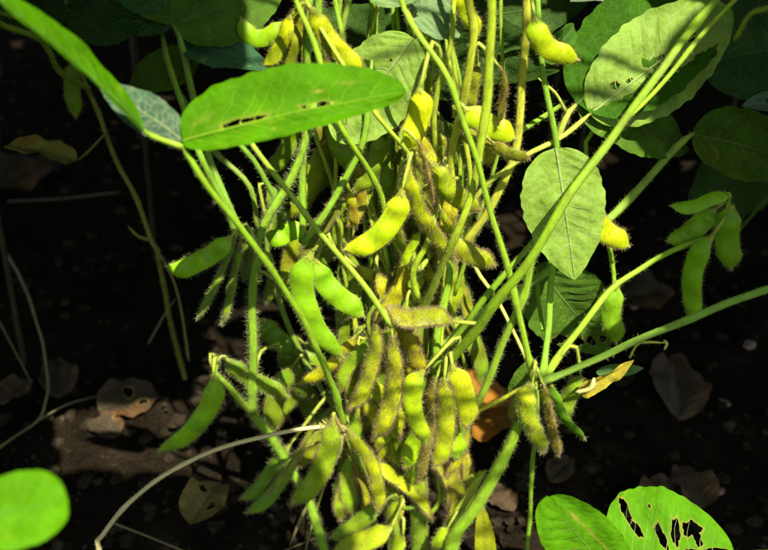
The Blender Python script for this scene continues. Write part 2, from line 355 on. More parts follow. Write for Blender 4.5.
def pod(plant, pts, w, color, beans=3, roll=0.0, hairs=1.0, hmat=None, y=None, brown=0.0, stalk=True, hl=4.9, label=None, thick=0.37, name='pod', beak=1.0):
    if y is not None: pts = [(a, b, y) for a, b in pts]
    P3 = [P(*q) for q in pts]
    mid = P3[len(P3) // 2]; k = pxm(mid); hw = w * 0.46 * k
    n, sd_ = 46, 22
    c, L = spline([tuple(p) for p in P3], n)
    t = np.linspace(0, 1, n)
    toc = np.array((CAM - mid).normalized())
    tt, nn, bb = frames(c, toc)
    ca, sa = math.cos(R(roll)), math.sin(R(roll))
    nn, bb = nn * ca + bb * sa, bb * ca - nn * sa
    ss = lambda a, b, x: np.clip((x - a) / (b - a), 0, 1) ** 2 * (3 - 2 * np.clip((x - a) / (b - a), 0, 1))
    env = 0.16 + 0.84 * ss(-0.02, 0.2, t)
    q_ = np.clip((t - 0.72) / 0.25, 0, 1); env = env * np.maximum((1 - q_ ** 1.9) ** 0.72, 0.13 - 0.10 * ss(0.965, 1, t))
    cen = (np.arange(beans) + 0.62) / (beans + 0.25)
    bump = np.zeros(n)
    for q in cen: bump += np.exp(-((t - q) / (0.30 / beans)) ** 2 / 1.0)
    bump = np.clip(bump, 0, 1.1)
    Wd = hw * env * (0.965 + 0.045 * bump); Hd = hw * env * thick * (0.36 + 0.86 * bump)
    Hd = np.maximum(Hd, hw * 0.10); Wd = np.maximum(Wd, hw * 0.10)
    off = bb * (hw * 0.35 * beak * ss(0.78, 1.0, t))[:, None]        # beak set to one edge
    ph = np.linspace(0, 2 * math.pi, sd_, endpoint=False)
    cp, sp = np.cos(ph), np.sin(ph)
    ridge = 1 + 0.05 * np.exp(-((np.abs(cp) - 1) / 0.012) ** 2)
    A = cp * ridge; B = np.sign(sp) * np.abs(sp) ** 1.45
    jit = np.array([[mnoise.noise(Vector(c[i]) * 220 + Vector((q * 3, i * .11, 0))) for q in range(sd_)] for i in range(n)])
    V = (c + off)[:, None] + bb[:, None] * (Wd[:, None] * A)[:, :, None] + nn[:, None] * (Hd[:, None] * B * (1 + 0.07 * jit))[:, :, None]
    uv = np.stack(np.broadcast_arrays(t[:, None] * 3, (ph / (2 * math.pi))[None]), 2).reshape(-1, 2)
    f = grid_faces(n, sd_, True); f.append(tuple(range(sd_))[::-1]); f.append(tuple((n - 1) * sd_ + q for q in range(sd_)))
    o = mk(name, plant.rel(V.reshape(-1, 3)), f, M_POD, plant.root, uv, (color[0] * 1.38, color[1] * 1.50, color[2] * 0.3, 1 - brown))
    if label: o['label'] = label
    if hairs > 0:
        area = L * 100 * (2 * hw * 100) * 2.4
        nh = int(hairs * area * 135)
        i = nrg.integers(0, n - 1, nh)
        th = nrg.uniform(0, 2 * math.pi, nh)
        e = nrg.random(nh) < 0.35                                    # denser along the two seams
        th = np.where(e, np.round(th / math.pi) * math.pi + nrg.normal(0, 0.16, nh), th)
        fr = nrg.random(nh)[:, None]
        pos0 = (c + off)[i] * (1 - fr) + (c + off)[i + 1] * fr
        wd = Wd[i] * (1 - fr[:, 0]) + Wd[i + 1] * fr[:, 0]; hd = Hd[i] * (1 - fr[:, 0]) + Hd[i + 1] * fr[:, 0]
        snx = np.sign(np.sin(th)) * np.abs(np.sin(th)) ** 1.45
        bp = pos0 + bb[i] * (wd * np.cos(th))[:, None] + nn[i] * (hd * snx)[:, None]
        nd = bb[i] * (np.cos(th) / np.maximum(wd, 1e-5))[:, None] + nn[i] * (np.sin(th) / np.maximum(hd, 1e-5))[:, None]
        nd /= np.linalg.norm(nd, axis=1)[:, None] + 1e-12
        hair_mesh('pod_hairs', plant.rel(bp), nd, tt[i], hl * k, 0.000047, hmat or M_HAIR_GOLD, o)
    # withered calyx at the base
    cz = np.linspace(-0.006, 0.065, 5); cv = []; ns_ = 10
    for q, zz in enumerate(cz):
        idx = max(0, min(n - 1, int(max(zz, 0) * (n - 1))))
        base = c[0] + tt[0] * zz * L if zz < 0 else c[idx]
        for a_ in range(ns_):
            lob = 1.0 if q < 3 else (1.10 if a_ % 2 else 0.75)
            ex = hw * (0.13 + 0.07 * q) * lob
            th = 2 * math.pi * a_ / ns_
            flat = min(1.0, max(0.45, Hd[idx] / max(Wd[idx], 1e-6)))
            e2 = max(ex, Wd[idx] * 1.06) if a_ % 2 else max(ex, Wd[idx] * 1.02)
            h2 = max(ex * flat, Hd[idx] * 1.10)
            cv.append(base + (bb[idx] * math.cos(th) * e2 + nn[idx] * math.sin(th) * h2) + tt[idx] * (0.0012 if (q == 4 and a_ % 2) else 0))
    mk('calyx', plant.rel(np.array(cv)), grid_faces(5, ns_, True), M_STEM, o, np.zeros((len(cv), 2)), (0.30, 0.33, 0.03, 0.8))
    if stalk and plant.nodes:
        b = c[0]; best = None
        for ch in plant.nodes:
            dd = np.linalg.norm(ch - b, axis=1) + np.maximum(0, b[2] - ch[:, 2]) * 0.8
            j = int(dd.argmin())
            if best is None or dd[j] < best[0]: best = (dd[j], ch[j])
        a = Vector(best[1]); bv = Vector(b); d = (bv - a).length
        if d > 0.0015:
            back = -Vector(tt[0]) * min(0.5 * d, 0.008)
            m1 = a.lerp(bv, 0.35) + back + Vector((0, 0, min(0.25 * d, 0.006)))
            tube(plant, 'pod_stalk', None, (0.0019, 0.0016), (0.2, 0.26, 0.05), worldpts=[a, m1, bv + Vector(tt[0]) * 0.001], sides=7, parent=o, node_reg=False, hairs=0.5 if hairs else 0, hl=4)
    return o

def leaf_surface(L, W, k=0.3, fold=0.15, cup=0.0, wave=0.05, puck=0.03, a=0.55, b=0.85, seed=0, nveins=9, asym=1.0, edge=0.015, bend=0.0):
    peak = a / (a + b); norm = peak ** a * (1 - peak) ** b
    def S(u, v):
        u = np.asarray(u, float); v = np.asarray(v, float)
        f = np.clip(u, 0, 1) ** a * np.clip(1 - u, 0, 1) ** b / norm
        f = f * (1 + edge * np.sin(u * 37 + seed) * np.sign(v) + edge * np.sin(u * 71 + seed * 2.3))
        hw = W * f * np.where(v < 0, asym, 1.0)
        kk = k if abs(k) > 1e-3 else 1e-3
        sc = L / (2 * math.sin(kk / 2) / kk)
        x = (math.sin(kk / 2) - np.sin(kk / 2 - kk * u)) / kk * sc
        z = (np.cos(kk / 2 - kk * u) - math.cos(kk / 2)) / kk * sc
        th = kk / 2 - kk * u
        av = np.abs(v)
        lat = hw * v * math.cos(fold) + bend * L * np.sin(np.pi * u)
        off = hw * av * math.sin(fold) + cup * W * f * av ** 2
        off = off + wave * W * av ** 2 * (np.sin(u * 11 + seed + (v > 0) * 1.7) + 0.5 * np.sin(u * 23 + seed * 3 + (v > 0) * 0.6))
        phs = (u - 0.20 * av + 0.018 * np.sin(u * 17 + seed * 5 + (v > 0) * 2)) * nveins / 0.88
        off = off + puck * W * f * (np.abs(np.sin(np.pi * phs)) - 0.5) * np.minimum(1, av * 4) * (1 - av ** 4)
        off = off + W * 0.05 * np.sin(u * 9.3 + v * 3.1 + seed) * np.sin(v * 4.7 - u * 5 + seed * 2) * f
        return np.stack([x - np.sin(th) * off, lat, z + np.cos(th) * off], -1)
    return S

def leaf_blade_arrays(S, nu, nv, holes=(), marks=()):
    u = np.linspace(0, 1, nu) ; u = u * 0.7 + 0.3 * (0.5 - 0.5 * np.cos(np.pi * u))
    v = np.linspace(-1, 1, nv)
    U, Vv = np.meshgrid(u, v, indexing='ij')
    pts = S(U, Vv).reshape(-1, 3)
    uv = np.stack([U, Vv * 0.5 + 0.5], -1).reshape(-1, 2)
    f = np.array(grid_faces(nu, nv))
    rim = None
    if holes:
        fu, fv = U.reshape(-1).copy(), Vv.reshape(-1).copy()
        dmin = np.full(len(fu), 99.0)
        for n_, (hu, hv, ru, rv, ang) in enumerate(holes):
            def dist(uu, vv):
                du, dv = uu - hu, (vv - hv) * 0.5
                x = du * math.cos(ang) + dv * math.sin(ang); yv = (-du * math.sin(ang) + dv * math.cos(ang)) * 2
                th = np.arctan2(yv / rv, x / ru)
                wob_ = 1 + 0.16 * np.sin(2 * th + n_ * 2.1) + 0.12 * np.sin(5 * th + n_) + 0.06 * np.sin(11 * th + n_ * 3)
                return np.sqrt((x / ru) ** 2 + (yv / rv) ** 2) / wob_
            d = dist(fu, fv)
            if len(f): f = f[~(d[f] < 1).all(1)]
            m = d < 1
            fu[m] = hu + (fu[m] - hu) / np.maximum(d[m], .2); fv[m] = hv + (fv[m] - hv) / np.maximum(d[m], .2)
            dmin = np.minimum(dmin, np.where(m, 1.0, d) - 1)
            dmin = np.where(m, 0, dmin)
        pts = S(fu, fv); uv = np.stack([fu, fv * .5 + .5], -1)
        rim = np.clip(1 - dmin / 0.30, 0, 1) ** 1.3 * 0.85
    if marks:
        if rim is None: rim = np.zeros(nu * nv)
        mu, mv = uv[:, 0], uv[:, 1] * 2 - 1
        for (hu, hv, ru, rv, ang, st) in marks:
            du, dv = mu - hu, (mv - hv) * 0.5
            x = du * math.cos(ang) + dv * math.sin(ang); yv = (-du * math.sin(ang) + dv * math.cos(ang)) * 2
            d = (x / ru) ** 2 + (yv / rv) ** 2
            rim = np.maximum(rim, st * np.exp(-d * (1 + 0.5 * np.sin(mu * 90 + mv * 37) * np.cos(mv * 50 - mu * 70))))
    return pts, f, uv, rim

def leaflet(plant, base, tip, hw, color, tilt=0.0, mat=None, holes=(), marks=(), veins=True, vcol=None, vw=1.0, parent=None, label=None, name='leaflet', brown=0.0, res=(56, 29), worldpts=None, facing=None, **kw):
    """base / tip: (px, py, y_cm); hw: true half width in photo pixels; tilt: turn about the midrib, degrees."""
    B, T = (P(*base), P(*tip)) if worldpts is None else worldpts
    k_ = pxm((B + T) / 2); ax = (T - B); L = ax.length; ax = ax / L
    toc = (CAM - (B + T) / 2).normalized() if facing is None else Vector(facing)
    nrm = (toc - ax * toc.dot(ax)).normalized()
    nrm = Matrix.Rotation(R(tilt), 3, ax) @ nrm
    ey = nrm.cross(ax)
    mat4 = Matrix(((ax.x, ey.x, nrm.x, 0), (ax.y, ey.y, nrm.y, 0), (ax.z, ey.z, nrm.z, 0), (0, 0, 0, 1)))
    mat4.translation = B - plant.loc
    W = hw * k_ if worldpts is None else hw
    nve = kw.get('nveins', 9)
    S = leaf_surface(L, W, seed=rng.uniform(0, 6), **kw)
    if holes or marks: res = (150, 90)
    pts, f, uv, rim = leaf_blade_arrays(S, res[0], res[1], holes, marks)
    o = mk(name, pts, f, mat or M_LEAF, parent or plant.root, uv, (*color[:3], 1 - brown), matrix=mat4)
    if rim is not None: o.data.attributes.new('rim', 'FLOAT', 'POINT').data.foreach_set('value', rim.astype(np.float32))
    if label: o['label'] = label
    if veins:
        Vt, Ft = [], []
        def rib(us, vs, r0, r1, lift):
            c = S(us, vs); c[:, 2] += lift
            t, nn, bb = frames(c, (0, 0, 1)); m = 6; nn_ = len(c)
            ph = np.linspace(0, 2 * math.pi, m, endpoint=False); rr = np.linspace(r0, r1, nn_)
            vv = c[:, None] + (nn[:, None] * np.cos(ph)[None, :, None] * 0.8 + bb[:, None] * np.sin(ph)[None, :, None]) * rr[:, None, None]
            o_ = sum(len(x) for x in Vt)
            Vt.append(vv.reshape(-1, 3)); Ft.extend([tuple(o_ + q for q in ff) for ff in grid_faces(nn_, m, True)])
        rm = 0.00055 * vw * (L / 0.06) ** 0.5
        us = np.linspace(0.0, 0.97, 40); rib(us, np.zeros(40), rm, rm * 0.3, rm * 0.25)
        for i in range(nve):
            for sgn in (-1, 1):
                u0 = (i + 0.35 + rng.uniform(-.28, .28)) * 0.88 / nve; kq = rng.uniform(.8, 1.25)
                q = np.linspace(0.0, rng.uniform(.7, .93), 16)
                uu = u0 + 0.20 * kq * q ** rng.uniform(1.0, 1.35) * (1.05 - 0.4 * u0) + 0.006 * np.sin(q * 14 + i)
                ok = uu < 0.985
                if ok.sum() < 5: continue
                rib(uu[ok], (sgn * q)[ok], rm * 0.36, rm * 0.08, rm * 0.06)
        vc = vcol or tuple((0.55 if mat is M_UNDER else 0.84) * c_ + (0.45 if mat is M_UNDER else 0.16) * d_ for c_, d_ in zip(color, (0.45, 0.50, 0.20)))
        mk('leaf_veins', np.vstack(Vt), Ft, M_UNDER if mat is M_UNDER else M_LEAF, o, np.zeros((sum(len(x) for x in Vt), 2)), vc)
    return o

# ------------------------------------------------------------------ the setting: soil
def ground_h(x, y):
    r = math.hypot(x, y - 0.4)
    fade = 1.0 if r < 2.5 else max(0.0, 1 - (r - 2.5) / 3)
    v = Vector((x, y, 0))
    h = 0.012 * mnoise.noise(v * 6) + 0.007 * mnoise.noise(v * 17 + Vector((3, 1, 0))) + 0.003 * mnoise.noise(v * 45)
    d, _ = mnoise.voronoi(v * 9 + Vector((0.4 * mnoise.noise(v * 14), 0.4 * mnoise.noise(v * 14 + Vector((9, 2, 0))), 0)))
    e = d[1] - d[0]
    h -= 0.012 * math.exp(-(e / 0.07) ** 2)
    return (h - 0.006) * fade
gn = 220
ss_ = np.linspace(-1, 1, gn); gx = np.sinh(ss_ * 6.6) / math.sinh(6.6) * 160
gy = gx + 0.35
gv = [(x, y, ground_h(x, y)) for x in gx for y in gy]
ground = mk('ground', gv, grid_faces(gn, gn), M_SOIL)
ground.data.flip_normals(); ground['kind'] = 'structure'; ground['label'] = 'dark cracked soil under the soybean plants'

ICO = None
def rock(seed, squash=0.7):
    import bmesh
    bm = bmesh.new(); bmesh.ops.create_icosphere(bm, subdivisions=2, radius=1)
    for v in bm.verts:
        k = 1 + 0.35 * mnoise.noise(v.co * 1.6 + Vector((seed, 0, 0))) + 0.15 * mnoise.noise(v.co * 4 + Vector((0, seed, 0)))
        v.co = v.co * k; v.co.z *= squash
    vs = np.array([v.co[:] for v in bm.verts]); fs = [tuple(q.index for q in f.verts) for f in bm.faces]; bm.free()
    return vs, fs
# loose crumbs, too many to count
import bmesh
bm = bmesh.new(); bmesh.ops.create_icosphere(bm, subdivisions=1, radius=1)
iv = np.array([v.co[:] for v in bm.verts]); ifc = np.array([[q.index for q in f.verts] for f in bm.faces]); bm.free()
cvs, cfs = [], []
for i in range(4200):
    y = -0.02 + 1.0 * rng.random() ** 1.6; x = rng.uniform(-0.55, 0.55) * (0.7 + y)
    s = 0.0012 + 0.0045 * rng.random() ** 3
    v = iv * (1 + nrg.uniform(-0.3, 0.3, (len(iv), 1))) * np.array((s * rng.uniform(.8, 1.5), s * rng.uniform(.8, 1.4), s * 0.75))
    an = rng.uniform(0, 6.3); rot = np.array(((math.cos(an), -math.sin(an), 0), (math.sin(an), math.cos(an), 0), (0, 0, 1)))
    cvs.append(v @ rot.T + np.array((x, y, ground_h(x, y) + s * 0.3))); cfs.append(ifc + i * len(iv))
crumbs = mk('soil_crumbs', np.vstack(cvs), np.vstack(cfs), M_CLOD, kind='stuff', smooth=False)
crumbs['label'] = 'loose dark soil crumbs scattered over the ground'; crumbs['category'] = 'soil crumbs'

# ------------------------------------------------------------------ the three plants in the middle
main = Plant('tall bushy soybean plant heavy with yellow-green hairy pods on upright stems', P(412, 552, 1).xy.to_3d())
leftp = Plant('soybean plant with a hairy green stem and green pods left of the pod-laden clump', P(330, 560, 2).xy.to_3d() + Vector((0, 0, 0)))
rightp = Plant('soybean plant with thick leaning stem and long petioles spreading right of the pod-laden clump', P(446, 556, 0.5).xy.to_3d())
YEL = (0.37, 0.385, 0.012); YG = (0.27, 0.35, 0.014); GRN = (0.20, 0.36, 0.02); DULL = (0.10, 0.17, 0.018); OLV = (0.22, 0.23, 0.02)

# --- main stems
tube(main, 'stem', [(419, 552, 1.5), (420, 480, 1.2), (429, 425, 1.2), (438, 372, 0.6), (439, 350, 0.9)], (20, 18, 15, 12, 10.5), (0.12, 0.20, 0.025, 0.4), 1.3, ground=True)
tube(main, 'stem', [(438, 372, 0.6), (440, 325, 1.2), (449, 262, 1.6), (452, 200, 1.6), (450, 160, 1.2), (456, 128, 0.6), (464, 98, 0), (471, 60, -.4), (474, 26, -.6), (467, -4, -.8), (462, -60, -1)], (11, 10, 9, 8.5, 8.5, 9, 9.5, 9.5, 9.5, 9.5, 9.5), YEL_ST, 1.1)
tube(main, 'stem', [(396, 552, 2.5), (393, 470, 2.4), (396, 400, 2.4), (406, 345, 2.0), (422, 306, 0.6), (439, 272, -0.9), (455, 236, -2.0), (474, 185, -2.3), (481, 141, -2.4), (486, 104, -2.4), (488, 52, -2.6), (490, 0, -2.8), (492, -60, -3)], (17, 16, 13, 10, 8.5, 8, 8.5, 9, 9.5, 9.5, 10, 10, 10), (0.24, 0.34, 0.035), 0.9, ground=True)
tube(main, 'stem', [(433, 395, 2), (438, 320, 2.4), (452, 270, 2.2), (468, 239, 1.6), (490, 209, 1.2), (510, 170, 1.0), (518, 135, 1.0), (523, 65, 0.9), (526, 8, 0.8), (529, -50, 0.6)], (9, 9.5), (0.32, 0.35, 0.07, 0.6), 1.2)
tube(main, 'stem', [(399, 540, 1.5), (378, 490, 0.6), (358, 455, -0.6), (344, 424, -1.4)], (9, 7), GREEN_ST, 0.8)
tube(main, 'branch', [(438, 372, 0.2), (437, 345, 0), (443, 305, 0.3), (447, 281, 0.4), (452, 245, 0.6)], (10, 8), (0.15, 0.28, 0.03), 1.0, swell=(1.5, 1))
# --- long petioles
def pet(pl, pts, w, col, hairs=0.5, **k): return tube(pl, 'petiole', pts, w, col, hairs, **k)
pet(main, [(344, 424, -1.4), (338, 402, -2.4), (321, 358, -4.2), (297, 310, -5.6), (266, 262, -6.8), (235, 222, -7.6), (205, 184, -8.2), (183, 147, -8.5)], (7.5, 7), (0.15, 0.29, 0.02), 0.45, swell=(1.3, 1.25))
pet(main, [(441, 371, -.4), (470, 338, -1.6), (493, 306, -2.6), (531, 260, -3), (564, 204, -2.8), (605, 148, -2), (642, 95, -1.2), (683, 41, -.4), (715, 0, 0), (745, -45, 0.4)], (11, 9.5), (0.13, 0.235, 0.015), 0.45, swell=(1.35, 1))
pet(main, [(624, 122, -1.6), (653, 93, -1.2), (696, 41, -.6), (736, 0, 0), (765, -35, 0.4)], (5, 6.5), (0.18, 0.30, 0.025), 0.2)
pet(main, [(392, 327, -1.8), (373, 298, -2.2), (343, 259, -2.8), (310, 221, -3.4), (279, 182, -3.6), (252, 145, -3.6), (240, 122, -3.4)], (7, 5.5), (0.22, 0.33, 0.06), 0.25)
pet(main, [(404, 345, 2.2), (440, 345, 1.6), (465, 325, 1.4), (504, 299, 1.2), (528, 285, 1.4), (548, 270, 1.8), (604, 222, 2.6), (642, 186, 3.0), (678, 146, 3.2), (694, 133, 3.4)], (8, 9.5), (0.15, 0.25, 0.06), 0.35)
pet(main, [(430, 372, 1.2), (440, 352, 0.4), (465, 326, -.4), (501, 279, -.9), (531, 245, -.4), (545, 225, 0.5)], (8, 6.5), GREEN_ST, 0.5)
pet(main, [(440, 262, 1.6), (462, 222, 1.2), (485, 187, 0.8), (509, 168, 0.5), (531, 153, 0.4), (562, 137, 0.8), (590, 114, 1.6)], (6, 5.5), (0.30, 0.36, 0.08), 0.4, swell=(1, 1.3))
pet(main, [(385, 215, -0.5), (381, 194, -.8), (366, 168, -1.6), (352, 145, -2.2), (335, 112, -2.6), (312, 40, -2.4), (296, 0, -2), (285, -40, -2)], (6.5, 6), (0.17, 0.30, 0.025), 0.35)
pet(main, [(415, 180, -.6), (410, 156, -1.2), (379, 118, -2.2), (349, 74, -1.9), (325, 35, -1.4), (308, 6, -1), (296, -30, -1)], (5.5, 4.5), (0.26, 0.36, 0.05), 0.25)
pet(main, [(344, 125, -1), (345, 80, -.5), (343, 44, -.3), (334, 0, 0), (328, -40, 0)], (5.5, 5.5), (0.16, 0.30, 0.025), 0.9)
pet(main, [(341, 40, 1.2), (343, 25, 1.4), (349, 0, 1.6), (353, -40, 2)], (7, 7), DIM_ST, 0.7)
pet(main, [(372, 320, 2), (371, 250, 2), (373, 183, 2.2), (375, 90, 2.4), (374, 0, 2.6), (374, -50, 3)], (7, 5.5), GREEN_ST, 0.4)
pet(main, [(302, 244, -1), (318, 224, -.8), (340, 186, -.6), (360, 152, -.6), (368, 120, -.5), (372, 60, 0)], (7, 7), (0.13, 0.26, 0.03), 0.8)
pet(main, [(302, 242, -.8), (303, 183, -.6), (305, 142, -.5), (308, 75, -.4), (309, 20, -.3), (310, -40, 0)], (8, 7), (0.13, 0.26, 0.03), 0.8)
pet(main, [(436, 150, 1), (434, 120, 0.6), (440, 80, 0.3), (450, 45, 0.2), (452, 0, 0.4), (452, -50, .5)], (6.5, 6), (0.26, 0.35, 0.05), 0.7)
pet(main, [(418, 300, 0), (413, 272, -.6), (425, 245, -.8), (432, 225, -.6), (440, 200, 0)], (8, 6), (0.24, 0.36, 0.03), 0.5)
pet(main, [(374, 345, 1), (368, 315, .8), (395, 290, .4), (418, 272, 0.6), (436, 250, 1)], (5, 6), (0.2, 0.3, 0.04), 0.3)
pet(main, [(393, 480, 1.6), (350, 425, 2.6), (316, 380, 3.2), (290, 330, 3.6), (272, 270, 3.8), (265, 215, 4)], (7, 6), DIM_ST, 0.4)
pet(main, [(396, 430, 3), (375, 395, 3), (345, 350, 3), (338, 300, 3), (345, 230, 3.2), (350, 170, 3.4)], (8, 6), DIM_ST, 0.5)
pet(main, [(420, 235, 2.5), (422, 200, 2.6), (424, 150, 2.6), (428, 90, 2.8), (426, 30, 3), (424, -40, 3.4)], (8, 7), (0.2, 0.28, 0.03), 0.6)
pet(main, [(392, 300, 2.8), (396, 240, 3), (402, 180, 3.2), (404, 130, 3.2), (398, 60, 3.4)], (7, 6), DIM_ST, 0.6)
# the dry leafless petiole
tube(main, 'dry_petiole', [(346, 428, -1.6), (334, 426, -2), (289, 430, -2.6), (235, 444, -3.4), (180, 466, -4.2), (131, 501, -5), (104, 534, -5.5), (97, 543, -5.6), (103, 556, -5.6)], (4.5, 6), (0.36, 0.32, 0.33, 0.85), 0.4, swell=(1.2, 1.5))['label'] = 'dry straw-coloured leafless leaf stalk'
tube(main, 'withered_bract', [(344, 431, -1.9), (339, 424, -2.2), (334, 414, -2.3)], (6, 2), (0.28, 0.20, 0.14), 0.5)
tube(main, 'withered_bract', [(336, 440, -1.7), (332, 430, -2.1), (322, 420, -2.2)], (4, 3), (0.24, 0.19, 0.14), 0.5)
tube(main, 'withered_bract', [(342, 430, -1.7), (341, 448, -2.0), (337, 460, -2.0)], (4, 3), (0.24, 0.22, 0.18), 0.5)
# bits at the foot of the clump
tube(main, 'withered_bract', [(400, 498, 0.4), (403, 506, 0.1), (397, 520, 0)], (4, 8), (0.42, 0.36, 0.05, 0.7), 0.6)
tube(main, 'branch', [(420, 505, 0.8), (405, 508, 0), (392, 500, -.3)], (6, 4), (0.14, 0.24, 0.05), 0.4)
tube(main, 'branch', [(424, 520, 1), (440, 500, 1), (436, 470, 1)], (6, 4), (0.16, 0.26, 0.03), 0.4)
tube(main, 'branch', [(436, 548, 0.4), (452, 520, 0.4), (478, 480, 0.6), (486, 470, .7)], (14, 6), (0.22, 0.30, 0.04), 0.8)

